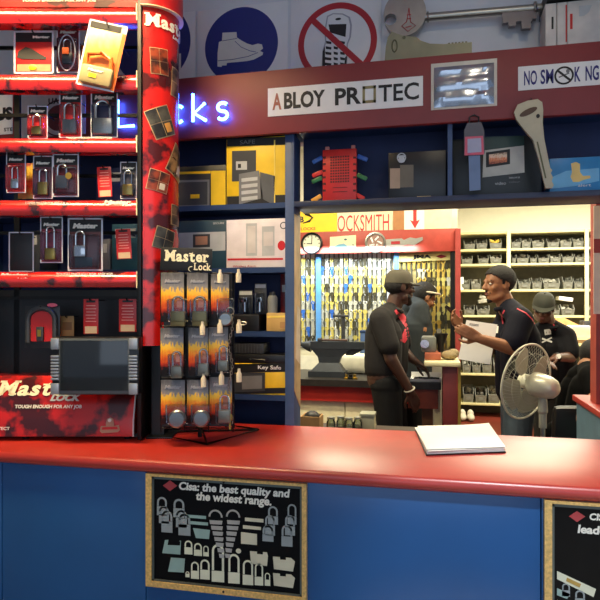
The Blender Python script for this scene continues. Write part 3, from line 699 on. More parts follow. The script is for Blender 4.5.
def plock(b, px, py, w, h, sh, st=None):
    """front view padlock print: body w x h with lower centre px,py, shackle height sh, all in photo pixels"""
    b.ppx([(px-w/2, py-h), (px+w/2, py-h+.07*w), (px+w/2, py+.07*w), (px-w/2, py)], YQ, .0006)
    c = PY(px, py-h-.0, YQ); k = (fx(px+1, YQ)-fx(px, YQ)); R = w*.40*k; t = (st or w*.17)*k; H = sh*k*1.08
    e = max(H-R, 0)
    for s_ in (-1, 1): b.box2((c.x+s_*R-t/2, YQ-.0006, c.z), (c.x+s_*R+t/2, YQ, c.z+e))
    b.annulus((c.x, c.z+e), R-t/2, R+t/2, YQ, YQ-.0006, 10, 0, 180)
sets = {'white_padlock_print': (M('print_ivory', (226, 226, 200), .3), [(188.5, 554, 8, 7, 5), (198, 555.5, 8, 6, 5), (206, 556, 5.5, 4, 5), (195, 578.5, 8, 8, 7), (205, 579, 9.5, 9.5, 8), (218, 581.5, 12.5, 11, 22), (234, 583, 11.5, 11, 15), (248, 584.5, 10.5, 10, 12), (259, 585, 8.5, 8.5, 11), (267.5, 585.5, 5.5, 6, 5.5), (187.5, 577, 4, 3.5, 1.5)]),
        'grey_padlock_print': (M('print_grey', (150, 158, 160), .3), [(162, 515, 10, 9, 7), (164, 523, 10, 9, 6), (167, 532, 11, 11, 8), (179, 517, 11, 9, 7), (181.5, 527, 11, 9, 6), (184.5, 535, 12, 11, 8), (273, 524, 10, 8, 8), (270, 535, 10, 10, 8), (268, 541, 11, 7, 7), (292, 524, 9, 8, 10), (290, 535, 10, 9, 9), (287, 546, 11, 10, 9)])}
for nm, (mt, L) in sets.items():
    b = MB()
    for a in L: plock(b, *a)
    part(nm, b, mt, r, w=True)
b = MB()
for px, d in ((216, 1), (233.5, -1)):
    for i in range(7):
        w = 13-1.25*i; x = px+d*i*.95; y = 520+5.6*i
        b.ppx([(x-w/2, y), (x+w/2, y+.8), (x+w/2-.6, y+4.6), (x-w/2+.6, y+4)], YQ-.0001, .0006)
    c = PY(px-.4, 517, YQ); b.annulus((c.x, c.z), .016, .021, YQ, YQ-.0006, 14, 0, 180)
part('printed_lock_stacks', b, M('print_silver_grey', (172, 170, 166), .3), r, w=True)
b = MB()
b.ppx([(165, 540), (168.5, 539.8), (167.5, 545), (180, 545.5), (180.5, 541.5), (179, 541), (181, 540.6), (180.3, 554.5), (162.3, 553)], YQ, .0006)
b.ppx([(171, 557.5), (185, 558.5), (184, 572.5), (168, 571.5)], YQ, .0006)
b.ppx([(187, 514.5), (206, 516), (206, 519), (187, 517.5)], YQ, .0006); b.ppx([(189, 521), (208, 522.5), (208, 525.5), (189, 524)], YQ, .0006); b.ppx([(193, 528), (210, 530), (209, 539), (196, 538)], YQ, .0006)
part('bolt_print', b, M('print_seafoam', (148, 176, 170), .3), r, w=True)
b = MB()
b.ppx([(245, 517.5), (263.5, 519), (263.5, 522.5), (245, 521)], YQ, .0006); b.ppx([(243, 525), (261, 527), (261, 530), (243, 528.5)], YQ, .0006); b.ppx([(241, 532), (257, 534), (257, 545), (241, 543.5)], YQ, .0006)
for x, y in ((250, 551), (273, 556.5), (273, 573)): b.ppx([(x, y), (x+7, y+.6), (x+7, y+3), (x+13, y+3.5), (x+13, y+1), (x+18 if x > 260 else x+17, y+1.4), (x+22 if x > 260 else x+18, y+5), (x+20 if x > 260 else x+17, y+15), (x+1, y+12.5)], YQ, .0006)
c = PY(238.5, 551, YQ); b.ell(c, (.008, .0006, .007))
part('printed_bar_locks', b, M('print_pale_ivory', (214, 208, 182), .3), r, w=True)
r = framed('padlock_poster', 'framed black poster cut by the right edge of the photo on the counter', 543.5, 704, .686, 1.012)
part('logo', MB().ppx([(569, 516.2), (577, 511), (585.2, 516.5), (577, 522)], YQ, .0006), P_DIA, r, w=True)
wpx(r, 'CISA: the', PWHT, 589.5, 628, 513, 520, YQ, bold=.035, shear=.12); wpx(r, 'leaders in', PWHT, 577.5, 630, 524.5, 533, YQ, bold=.035, shear=.12)
b = MB().ppx([(557, 571), (596, 589), (593.5, 597), (557, 579)], YQ, .0006); b.ppx([(557, 600), (572, 606), (570, 612), (557, 607)], YQ, .0006)
part('printed_lock_bar', b, MATS['print_ivory'], r, w=True); part('printed_brass_strip', MB().ppx([(567, 577.5), (581, 584), (579.5, 587.5), (566, 581)], YQ-.0008, .0006), M('print_brass', (186, 150, 70), .3), r, w=True)
b = MB(); plock(b, 566, 596, 8, 6, 6); plock(b, 580, 606, 10, 8, 7)
part('grey_padlock_print', b, MATS['print_grey'], r, w=True)
part('printed_lever', MB().ppx([(557, 588), (570, 594), (567, 599), (557, 595)], YQ, .0006), MATS['print_seafoam'], r, w=True)

# ------------------------------------------------------------------ papers on the counter
cpt = [(415, 428.5), (489, 425.5), (505.5, 447), (500, 455), (426, 453), (414, 430)]
def onC(px, py, z=ZC): 
    t = (CAMZ-z)*FPX/(py-HOR); return P(px, py, t)
A_, B_, C_, D_ = onC(415, 431), onC(487, 429), onC(506, 453), onC(426, 456)
r = thing('binder', 'black edged binder lying under the white papers on the counter', 'binder', tuple((A_+C_)/2))
bb = [A_+Vector((.0, 0, 0)), B_, C_, D_]
part('cover', MB().extr([(p.x, p.y, ZC+.0006) for p in bb], (0, 0, .004)), INK, r, w=True)
part('pages', MB().extr([(p.x*.97+.03*(A_.x+C_.x)/2, p.y*.985+.015*(A_.y+C_.y)/2, ZC+.0046) for p in bb], (0, 0, .008)), M('page_edges', (206, 204, 198), .6), r, w=True)
for i, (dx, dy, rz, lb) in enumerate(((0, 0, 1.5, 'white sheet under the top sheet on the counter binder'), (.004, .006, -1, 'top white sheet of paper on the counter binder'))):
    m = MB(); ctr = (A_+C_)/2; n = 8
    ang = math.radians(rz); z0 = ZC+.0135+i*.0022
    def bl(u, v):
        p = A_*(1-u)*(1-v)+B_*u*(1-v)+C_*u*v+D_*(1-u)*v-ctr; p = p*.985
        return (ctr.x+p.x*math.cos(ang)-p.y*math.sin(ang)+dx, ctr.y+p.x*math.sin(ang)+p.y*math.cos(ang)+dy, z0+.006*max(0, u-.55)**2*4*(1-v)*i+.001*i)
    g = [[[m.bm.verts.new(Vector(bl(a/n, c/n))+Vector((0, 0, dz))) for c in range(n+1)] for a in range(n+1)] for dz in (0, .0007)]
    for a in range(n):
        for c in range(n):
            for L in g: m.bm.faces.new((L[a][c], L[a+1][c], L[a+1][c+1], L[a][c+1]))
    rim = [(a, 0) for a in range(n)]+[(n, c) for c in range(n)]+[(a, n) for a in range(n, 0, -1)]+[(0, c) for c in range(n, 0, -1)]
    for (a, c), (e, f) in zip(rim, rim[1:]+rim[:1]): m.bm.faces.new((g[0][a][c], g[0][e][f], g[1][e][f], g[1][a][c]))
    solo('paper_sheet', m, PAPER, lb, 'paper')
# ================================================================== lock rack on the counter (left)
TR = 1.95; RX0 = 70
def RP(px, py, dy=0.0):
    t = TR+dy
    return Vector((((px-300)*t-(RX0-300)*TR)/FPX, dy, CAMZ-ZC+(HOR-py)*t/FPX))
base = P(RX0, HOR, TR); base.z = ZC
rk = thing('lock_display_rack', 'tall red lock display rack with curved red shelf lips standing on the counter', 'display rack', tuple(base), YAW)
XL, XR = RP(-60, 0).x, RP(137.5, 0).x
def lip(zt, zb, d=.055):
    h = zt-zb
    pf = [(d, zt), (d*.6, zt-.001), (d*.32, zt-h*.10), (d*.12, zt-h*.26), (0, zt-h*.5), (d*.02, zt-h*.75), (d*.14, zb), (d*.2, zb), (d*.2, zb+.002), (d*.9, zb+.002), (d, zb)]
    return MB().extr([(XL, y, z) for y, z in pf], (XR-XL, 0, 0))
lips = []
for yt, yb_ in ((71, 89), (135.5, 151.5), (198.5, 215), (271, 287)):
    l = part('shelf_lip', lip(RP(0, yt).z, RP(0, yb_).z), BAR, rk); lips.append(l)
part('header_panel', MB().box2((XL, .02, RP(0, 4).z), (XR, .028, RP(0, -75).z)), CAMO, rk)
part('header_lip', lip(RP(0, 3.5).z, RP(0, 22).z, .06), BAR, rk)
def rword(s, px0, px1, pyt, pyb, dy=-.001, mat=PWHT, par=rk, **k):
    a, b_ = RP(px0, pyb, dy), RP(px1, pyt, dy)
    return words(par, s, mat, a.x, b_.x, a.z, b_.z, dy, w=False, **k)
TAG = 'TOUGH ENOUGH FOR ANY JOB'
rword(TAG, 22, 96, -.5, 2.2, .0185, bold=.02)
rword(TAG, 66, 112, 136.8, 139.4, .012, bold=.02)
rword(TAG, 25, 65, 201.8, 204.2, .006, bold=.02)
rword(TAG, 56, 113, 272.8, 276, .010, bold=.03)
rword('Master', 103.5, 131, 200.0, 204.2, .004, bold=.06, shear=.25); rword('Lock', 122, 133, 204.8, 206.4, .002, bold=.05, shear=.25)
rword('Master', 0, 28, 273, 277, .008, bold=.06, shear=.25); rword('Lock', 17, 28, 277.6, 279.2, .002, bold=.05, shear=.25)
for px0, px1, nm in ((137.6, 141.5, 'side_panel'), (-63, -60.2, 'side_panel')):
    a, b_ = RP(px0, 440), RP(px1, -75)
    part(nm, MB().box2((a.x, -.004, .005), (b_.x, .23, b_.z), .001), BLACKM, rk)
for yt in (3.5, 71, 135.5, 198.5, 271):
    part('edge_trim', MB().box2((XR-.004, -.003, RP(0, yt+17).z), (XR-.0005, .0, RP(0, yt).z)), M('edge_cream', (236, 214, 170), .4), rk)
for py in (48, 115.5, 176, 233, 298):
    a = RP(0, py, .2); part('cross_rail', MB().box2((XL, .196, a.z-.006), (XR, .206, a.z+.006)), BLACKM, rk)
a = RP(17, 0, .21); part('rear_upright', MB().box2((a.x-.010, .207, .01), (a.x+.010, .222, RP(0, -60).z)), BLACKM, rk)
part('lower_shade_panel', MB().box2((XL, .207, .005), (XR, .214, RP(0, 290, .2).z)), BLACK, rk)  # black sheet added for the deep shade behind the lowest rows
part('lower_shelf', MB().box2((XL, .07, RP(0, 379).z-.012), (XR, .206, RP(0, 379).z-.006)), BLACK, rk)
# red base
pf = [(RP(0, 378).z, .058), (RP(0, 382).z, .048), (RP(0, 398).z, .026), (RP(0, 417).z, .006), (RP(0, 421).z, .002), (RP(0, 436.5).z, 0), (RP(0, 436.5).z, .2), (RP(0, 380).z, .2)]
part('base_panel', MB().extr([(XL, y, z) for z, y in pf], (RP(132.5, 0).x-XL, 0, 0)), CAMO, rk)
xe = RP(132.6, 0).x
part('edge_trim', MB().extr([(xe, y-.002, z) for z, y in pf[:6]]+[(xe, y+.004, z) for z, y in pf[:6]][::-1], (.004, 0, 0)), M('edge_grey', (206, 200, 196), .4), rk)
for px in (-40, 20, 124):
    part('foot', MB().lathe([(0, .0006), (.010, .0006), (.012, .006), (.012, RP(0, 436.5).z+.003), (0, RP(0, 436.5).z+.003)], (RP(px, 0).x, .04, 0)), BLACK, rk)
part('base_plate', MB().box2((XL, .06, .001), (XR, .2, RP(0, 436.5).z-.0005)), BLACK, rk)
def slope(mb, pad=.0015):
    """lay upright lettering on the sloping face of the red base"""
    zs = [p[0] for p in pf[:6]]; ys = [p[1] for p in pf[:6]]
    for v in mb.bm.verts:
        z = v.co.z
        for i in range(5):
            if zs[i+1] <= z <= zs[i] or (i == 4 and z < zs[5]):
                u = (z-zs[i+1])/(zs[i]-zs[i+1]); v.co.y += ys[i+1]+u*(ys[i]-ys[i+1])-pad; break
    return mb
def bword(s, px0, px1, pyt, pyb, mat, **k):
    a, b_ = RP(px0, pyb, .02), RP(px1, pyt, .02)
    m = fitted(s, a.x, b_.x, a.z, b_.z, 0, **k); bmesh.ops.triangulate(m.bm, faces=m.bm.faces[:])
    return part('lettering', slope(m, .003), mat, rk)
GOLDW = M('letter_cream', (250, 238, 200), .3, noise=.02)
a = RP(0, 396, .02); GC.clear()
m = fitted('Master', RP(-6, 0, .02).x, RP(74, 0, .02).x, a.z, RP(0, 381.5, .02).z, 0, slab=True, bold=.035)
for v in m.bm.verts: v.co.x += (v.co.z-a.z)*.25
bmesh.ops.triangulate(m.bm, faces=m.bm.faces[:]); part('lettering', slope(m, .003), GOLDW, rk)
m = fitted('LOCK', RP(50, 0, .02).x, RP(81, 0, .02).x, RP(0, 401, .02).z, RP(0, 394.3, .02).z, 0, bold=.05, shear=.3)
bmesh.ops.triangulate(m.bm, faces=m.bm.faces[:]); part('lettering', slope(m, .003), M('letter_grey', (190, 196, 196), .3), rk)
bword(TAG, 16, 82.5, 404.5, 408.8, PWHT, bold=.03)
bword('PROTECT', -8, 13, 425.6, 428.6, PWHT, bold=.03)
# emblem: lion over a ribbon
m = MB(); c = RP(110, 0, 0).x; z0 = RP(0, 427).z
m.extr([(c+x*.0033, 0, z0+z*.0033) for x, z in [(-10, -4), (-9, 1), (-4, 1), (-4, 4), (-3, 8), (0, 9.5), (3, 8), (4, 4), (4, 1), (9, 2), (10, -3), (8, -5), (-8, -6)]], (0, -.0015, 0))
part('emblem', slope(m, .0015), M('emblem_sand', (176, 138, 108), .4), rk)
m = MB().extr([(c+x*.0033, 0, z0+z*.0033) for x, z in [(-8, -2.5), (-7.5, 0), (7.5, .6), (8, -2)]], (0, -.001, 0))
part('emblem_ribbon', slope(m, .0032), RED, rk)
m = MB().ell((c-.001, 0, z0+.022), (.006, .001, .006)); part('emblem_face', slope(m, .0035), PWHT, rk)

# quarter-round red column at the right end of the rack
cl = thing('curved_display_panel', 'rounded red advertising column with tilted lock pictures at the right end of the rack', 'display panel', tuple(base), YAW)
CR = .098; ccx = RP(141.8, 0).x+.002; ccy = .004+CR; zlo = RP(0, 346).z; zhi = RP(0, -75).z
def cyl_patch(r0, r1, a0, a1, z0, z1, n=20):
    m = MB(); k = n
    prof = [(ccx+r0*math.sin(math.radians(a0+(a1-a0)*i/k)), ccy-r0*math.cos(math.radians(a0+(a1-a0)*i/k))) for i in range(k+1)]
    prof += [(ccx+r1*math.sin(math.radians(a0+(a1-a0)*i/k)), ccy-r1*math.cos(math.radians(a0+(a1-a0)*i/k))) for i in range(k, -1, -1)]
    for i in range(k):
        q_ = [prof[i], prof[i+1], prof[2*k-i], prof[2*k+1-i]]
        m.extr([(x, y, z0) for x, y in q_], (0, 0, z1-z0))
    return m
def shell(r0, r1, a0, a1, z0, z1, n=28):
    """one solid curved wall"""
    m = MB(); prof = [(r, a0+(a1-a0)*i/n) for r, rng in ((r0, range(n+1)), (r1, range(n, -1, -1))) for i in rng]
    xy = [(ccx+r*math.sin(math.radians(a)), ccy-r*math.cos(math.radians(a))) for r, a in prof]
    N = len(xy); lo = [m.bm.verts.new((x, y, z0)) for x, y in xy]; hi = [m.bm.verts.new((x, y, z1)) for x, y in xy]
    for i in range(N): m.bm.faces.new((lo[i], lo[(i+1) % N], hi[(i+1) % N], hi[i]))
    for i in range(n):
        for V in (lo, hi): m.bm.faces.new((V[i], V[i+1], V[N-2-i], V[N-1-i]))
    return m
part('curved_panel', shell(CR-.005, CR, 0, 125, zlo, zhi), CAMO, cl)
part('cap_band', shell(CR+.001, CR+.014, -2, 125, RP(0, 5).z, zhi-.001), RED, cl)
part('cap_edge', shell(CR+.001, CR+.0155, -2, 125, RP(0, 6).z, RP(0, 5).z-.0004), M('edge_cream', (236, 214, 170), .4), cl)
part('core_post', MB().box2((ccx+.012, ccy-.03, .002), (ccx+.055, ccy+.04, zhi-.01)), BLACK, cl)
part('foot_plate', MB().box2((ccx+.002, ccy-.07, .0006), (ccx+.09, ccy+.08, .006), .001), BLACK, cl)
def wrap(m, r, lift=.001):
    """bend a flat mesh (x = arc length from the front edge, y = thickness) round the column"""
    bmesh.ops.triangulate(m.bm, faces=m.bm.faces[:])
    for _ in range(4): bmesh.ops.subdivide_edges(m.bm, edges=[e for e in m.bm.edges if e.calc_length() > .008], cuts=1)
    bmesh.ops.triangulate(m.bm, faces=m.bm.faces[:])
    for v in m.bm.verts:
        a = v.co.x/r; rr = r+lift-v.co.y; v.co.x = ccx+rr*math.sin(a); v.co.y = ccy-rr*math.cos(a)
    return m
m = fitted('Master', .006, .205, RP(0, 25.5).z, RP(0, 12).z, 0, slab=True, bold=.035)
part('lettering', wrap(m, CR, .003), PWHT, cl)
part('lettering', wrap(fitted('Lock', .105, .15, RP(0, 31).z, RP(0, 27).z, 0, bold=.04, shear=.2), CR, .003), PWHT, cl)
PHB = M('photo_border', (176, 150, 112), .35)
pics = [(.055, 59, .062, .088, -3, ('2a1612', '8e3c22')), (.126, 75, .05, .10, 4, ('2c2420', '8a6a50')), (.062, 120, .085, .10, -24, ('1c1c20', '484844')), (.137, 157, .085, .11, 26, ('241e1c', 'a07a50')), (.052, 180, .072, .070, 12, ('241410', '8a3a26')), (.125, 212, .05, .07, 3, ('1e1a18', '8c6a4c')), (.074, 238, .075, .073, 14, ('221e18', '4a4028'))]
for i, (s_, py, w_, h_, ang, cs) in enumerate(pics):
    zc = RP(0, py).z; R_ = Matrix.Rotation(math.radians(ang), 4, 'Y')
    def quad(w__, h__, off=(0, 0)):
        m = MB(); m.box((off[0], 0, off[1]), (w__, .0006, h__)); m.xf(Matrix.Translation((s_, 0, zc)) @ R_); return m
    pc = part('lock_picture', wrap(quad(w_, h_), CR, .001), PHB, cl)
    mt = M('photo_print_%d' % (i % 4), cs[0], .3, c2=cs[1], thr=(.4, .6), nscale=26)
    for ox in (-1, 1):
        for oz in (-1, 1):
            part('photo_panel', wrap(quad(w_*.455, h_*.455, (ox*w_*.243, oz*h_*.243)), CR, .002), mt, pc)
    if i in (2, 4, 3): part('pictured_padlock', wrap(quad(w_*.26, h_*.30, (w_*.2, -h_*.22)), CR, .0032), M('pictured_brass', (196, 140, 70), .4) if i == 2 else M('pictured_steel', (196, 186, 174), .4), pc)

# ------------------------------------------------------------------ video screen in front of the rack
TS = 1.885
def SP(px, py, dy=0): return Vector(((px-95)*(TS+dy)/FPX, dy, CAMZ-ZC+(HOR-py)*(TS+dy)/FPX))
sb = P(95, HOR, TS); sb.z = ZC
sc = thing('video_screen', 'dark video screen with silver ribbed sides mounted in front of the red rack base', 'screen', tuple(sb), YAW)
def sbox(px0, py0, px1, py1, y0, y1, bev=.0015):
    a, c = SP(px0, py1), SP(px1, py0); return MB().box2((a.x, y0, a.z), (c.x, y1, c.z), bev)
part('casing', sbox(51.5, 337.5, 138.5, 395, .004, .05, .003), BLACK, sc)
part('bezel', sbox(59, 338.5, 129.5, 394, -.001, .0038, .001), M('screen_bezel', (84, 90, 92), .35), sc)
part('screen', sbox(60.5, 340.5, 128, 390.5, -.0025, -.0012, .0005), M('screen_glass', (22, 26, 30), .12, coat=.5), sc)
for px0, px1 in ((51, 59.5), (129, 138)):
    for y0, y1 in ((338, 349.5), (383, 394.5)): part('speaker_cap', sbox(px0, y0, px1, y1, -.006, .0035, .003), SILVER, sc)
    m = MB()
    for i in range(8): a, c = SP(px0+.3, 357.5+3.2*i), SP(px1-.3, 355.3+3.2*i); m.box2((a.x, -.006, a.z), (c.x, .0035, c.z), .001)
    part('speaker_ribs', m, SILVER, sc)
part('bracket', MB().box2((SP(88, 0).x, .0505, SP(0, 372).z), (SP(102, 0).x, .098, SP(0, 362).z)).box2((SP(88, 0).x, .09, SP(0, 380).z+.003), (SP(102, 0).x, .098, SP(0, 362).z)), BLACKM, sc)

# ------------------------------------------------------------------ packs hanging on the rack
CARD_E = M('edge_highlight', (206, 212, 226), .2)  # pale blue paints the highlights along the clear plastic edges
def at_rack(px, py, dy): return P(px, py, TR+dy)
def pack(label, px0, py0, px1, py1, card, band=INK, dy=.06, tilt=0, lock=None, lockmat=STEEL, body=None, brand=True, cat='padlock pack', edge=True, name='padlock_pack', railpy=None):
    t = TR+dy; k = t/FPX; w, h = (px1-px0)*k, (py1-py0)*k
    c = at_rack((px0+px1)/2, py1, dy)
    r = thing(name, label, cat, tuple(c), YAW, ry=0)
    part('backing_card', MB().box((0, 0, h/2), (w, .002, h), None, .0008), card, r)
    if band: part('header_print', MB().box((0, -.0013, h*.86), (w*.94, .0006, h*.24)), band, r)
    if brand: words(r, 'Master', PWHT, -w*.36, w*.36, h*.80, h*.80+w*.15, -.002, w=False, bold=.06, shear=.2)
    if edge:
        m = MB(); e = w*.045
        for x in (-w/2+e/2, w/2-e/2): m.box((x, -.0015, h/2), (e, .0016, h))
        m.box((0, -.0015, e/2), (w, .0016, e)); m.box((0, -.0015, h-e/2), (w, .0016, e))
        part('clear_border', m, CARD_E, r)
    if body:
        bx, bz, bw, bh, sh, kind = body    # centre x, bottom z, width, height, shackle height (fractions of w / h)
        bx *= w; bw *= w; bz *= h; bh *= h; sh *= h; d = min(.016, bw*.4)
        if kind == 'round':
            part('lock_body', MB().lathe([(0, -d), (bw*.40, -d), (bw*.5, -d*.6), (bw*.5, d*.2), (0, d*.2)], (bx, -.009, bz+bw/2), 24, Matrix.Rotation(math.radians(90), 4, 'X')), lockmat, r)
        else: part('lock_body', MB().box((bx, -.004-d/2, bz+bh/2), (bw, d, bh), None, d*.22), lockmat, r)
        R = bw*.36; zt = bz+bh; e = max(sh-R, .002)
        pts = [(bx-R, -.004-d/2, zt-.002)]+[(bx-R*math.cos(a*math.pi/10), -.004-d/2, zt+e+R*math.sin(a*math.pi/10)) for a in range(11)]+[(bx+R, -.004-d/2, zt-.002)]
        if kind != 'round': part('shackle', MB().tube(pts, bw*.085, 8), CHROME, r)
        part('blister', MB().box((0, -.012, h*.37), (w*.84, .0225, h*.62), None, .005), BLISTER, r)
    # wire hook from the rail to the pack
    rp = railpy if railpy is not None else py0-3
    m = MB().tube([(0, (.2-dy)-.006, (py1-rp)*k), (0, -.012, (py1-rp)*k), (0, -.017, (py1-rp)*k+.006)], .0022, 6)
    hk = part('wire_hook', m, WIRE, rk)
    hk.parent = rk; M_ = ROOT[rk.name].inverted() @ ROOT[r.name]; hk.data.transform(M_)
    if tilt:
        # swing about the hook
        top = Vector((0, 0, h*.95)); R_ = Matrix.Translation(top) @ Matrix.Rotation(math.radians(tilt), 4, 'Y') @ Matrix.Translation(-top)
        for ch in r.children: ch.data.transform(R_)
    return r, w, h
KH = M('khaki_pouch', (150, 136, 96), .5, noise=.2)
r, w, h = pack('wide red lock pack with dark mound picture, leftmost in the upper row', 14, 31, 54, 74, REDCARD, dy=.07, brand=False, railpy=33)
m = MB().extr([(x*w, -.0018, z*h) for x, z in [(-.42, .38), (-.38, .52), (-.2, .62), (-.05, .58), (.12, .48), (.32, .38), (.3, .33), (-.3, .34)]], (0, -.001, 0)); part('pictured_cover', m, INK, r)
part('yellow_sticker', MB().ell((-.02*w, -.004, .14*h), (.014, .002, .009)), YEL2, r); part('pictured_bag', MB().box((0, -.002, .14*h), (w*.84, .001, h*.16)), KH, r)
words(r, 'Master', PWHT, -.02*w, w*.4, h*.82, h*.88, -.003, w=False, bold=.06)
r, w, h = pack('dark red lock pack with an oval clear window, second in the upper row', 57, 24, 80, 73, DKRED, DKRED, dy=.08, railpy=30, body=(0, .16, .44, .22, .28, 'sq'), lockmat=GREYD)
part('orange_sticker', MB().box((-.02*w, -.022, h*.40), (w*.28, .002, h*.13)), ORANGE, r)
m = MB().ring((0, -.014, h*.38), (w*.36, h*.36), .0022, (0, 1, 0), 28); part('window_rim', m, CARD_E, r)
r, w, h = pack('narrow orange striped card half behind the tilted khaki pack', 81, 45, 89, 74, ORANGE, None, dy=.11, brand=False, edge=False, name='price_card', cat='card', railpy=47)
m = MB()
for i in range(5): m.box((0, -.0016, h*(.15+.17*i)), (w*.7, .0006, h*.04))
part('stripes', m, PWHT, r)
r, w, h = pack('big tilted orange pack holding a khaki padlock, swinging out over the second red lip', 89, 23, 128, 90, ramp_mat('sunset_card', [(0, (120, 100, 70)), (.35, (206, 120, 60)), (.6, (238, 150, 70)), (.85, (250, 224, 160)), (1, (250, 236, 200))], dist=.1), None, dy=-.035, tilt=12.5, brand=False, railpy=26)
pts = [(part, None)]
def tl(mb, r=r, h=h):
    top = Vector((0, 0, h*.95)); mb.xf(Matrix.Translation(top) @ Matrix.Rotation(math.radians(12.5), 4, 'Y') @ Matrix.Translation(-top)); return mb
part('black_header', tl(MB().box((-.05*w, -.002, h*.93), (w*.8, .001, h*.09))), INK, r)
part('khaki_padlock', tl(MB().box((.02*w, -.014, h*.17), (w*.84, .022, h*.28), None, .009)), KH, r)
m = MB().tube([(-.32*w, -.014, h*.3), (-.3*w, -.014, h*.46), (0, -.014, h*.52), (.3*w, -.014, h*.46), (.34*w, -.014, h*.3)], .0075, 8); part('shackle', tl(m), ORANGE, r)
part('yellow_sticker', tl(MB().box((-.05*w, -.0262, h*.15), (w*.2, .001, h*.06))), YEL2, r)
m = tl(fitted('Master', -.2*w, .22*w, h*.21, h*.25, -.0262, bold=.06, shear=.2)); part('lettering', m, PWHT, r)
part('side_strip', tl(MB().box((.45*w, -.002, h*.45), (w*.1, .001, h*.86))), ORANGE, r)
# second row
pack('small red padlock pack, leftmost of the row above the third red lip', 28, 106, 48, 139, REDCARD, dy=.06, body=(0, .1, .5, .26, .34, 'sq'), lockmat=BRASS, railpy=108)
pack('tall padlock pack with red and steel lock, middle of the row under the emblem sign', 59.5, 90, 82, 138, REDCARD, dy=.06, body=(0, .06, .6, .3, .34, 'sq'), lockmat=GREY, railpy=93)
pack('blue edged pack with a big round shackle padlock, rightmost of its row', 91, 90, 118, 138, M('card_navy', (48, 46, 84), .35), dy=.05, body=(-.02, .05, .72, .34, .36, 'sq'), lockmat=STEEL, railpy=93)
# third row
pack('narrow red padlock pack, leftmost of the middle row', 6.5, 153, 26, 193, REDCARD, dy=.05, body=(0, .1, .4, .24, .3, 'sq'), lockmat=CHROME, railpy=155)
r, w, h = pack('yellow and red card tucked behind two padlock packs in the middle row', 18, 163, 34, 199, ramp_mat('bright_card', [(0, (200, 150, 60)), (.4, (214, 50, 40)), (.7, (240, 200, 70)), (1, (120, 40, 40))], dist=.25), None, dy=.11, brand=False, edge=False, name='price_card', cat='card', railpy=165)
pack('padlock pack with brass and steel body, second of the middle row', 33.5, 156, 53, 199, M('card_plum', (92, 44, 66), .35), dy=.05, body=(.05, .08, .5, .3, .3, 'sq'), lockmat=BRASS, railpy=158)
r, w, h = pack('wide padlock pack with combination dial, third of the middle row', 53, 154, 79, 197, DKRED, dy=.045, body=(-.1, .18, .46, .3, .26, 'sq'), lockmat=GREY, railpy=156)
part('combination_dial', MB().lathe([(0, -.01), (.009, -.01), (.011, .01), (0, .01)], (.2*w, -.014, .46*h), 16, Matrix.Rotation(math.radians(90), 4, 'X')), BRASS, r)
def ticket(label, px0, py0, px1, py1, dy=.05, railpy=None, tilt=0):
    r, w, h = pack(label, px0, py0, px1, py1, REDCARD, None, dy=dy, brand=False, edge=False, name='product_ticket', cat='card', railpy=railpy, tilt=tilt)
    m = MB()
    for i in range(6): m.box((0, -.0014, h*(.36+.09*i)), (w*(.7-.1*(i % 2)), .0005, h*.022))
    m2 = MB().box((0, -.0013, h*.12), (w*.8, .0005, h*.2)); dk = MB().box((0, -.0013, h*.93), (w*.6, .0005, h*.06))
    if tilt:
        top = Vector((0, 0, h*.95)); R_ = Matrix.Translation(top) @ Matrix.Rotation(math.radians(tilt), 4, 'Y') @ Matrix.Translation(-top)
        for q_ in (m, m2, dk): q_.xf(R_)
    part('printed_lines', m, M('print_pink', (226, 150, 140), .4), r); part('printed_foot', m2, M('print_tan', (196, 170, 140), .4), r); part('hang_tab', dk, INK, r)
    return r
ticket('small red product ticket hanging alone in the middle row', 97, 167, 111, 197, railpy=168, tilt=-3)
pack('padlock pack with silver shackle, rightmost of the middle row', 120.5, 162, 137, 199, M('card_smoke', (70, 66, 74), .35), dy=.05, body=(0, .08, .62, .3, .36, 'sq'), lockmat=BRASS, railpy=164)
# fourth row
pack('blue edged pack with a tall brass padlock in the row above the lowest lip', 40.5, 217, 63, 263, M('card_wine', (120, 36, 60), .35), dy=.05, body=(0, .06, .46, .26, .46, 'sq'), lockmat=BRASS, railpy=219)
r, w, h = pack('large dark red pack with steel padlock, right of the brass padlock pack', 68, 218, 103, 271, M('card_maroon', (86, 40, 40), .35), dy=.055, body=(-.12, .26, .34, .22, .26, 'sq'), lockmat=CHROME, railpy=220)
part('printed_panel', MB().box((-.05*w, -.0016, h*.16), (w*.5, .0006, h*.2)), M('card_slate', (50, 66, 72), .35), r)
ticket('red product ticket hanging in front of the teal carton in the fourth row', 115.5, 229, 130.5, 259, railpy=231, tilt=-3)
r, w, h = pack('plain grey hardware box hanging at the far left of the fourth row', 9, 232, 34, 272, M('card_black', (26, 27, 30), .4), None, dy=.09, brand=False, edge=True, railpy=234, name='hardware_box', cat='box')
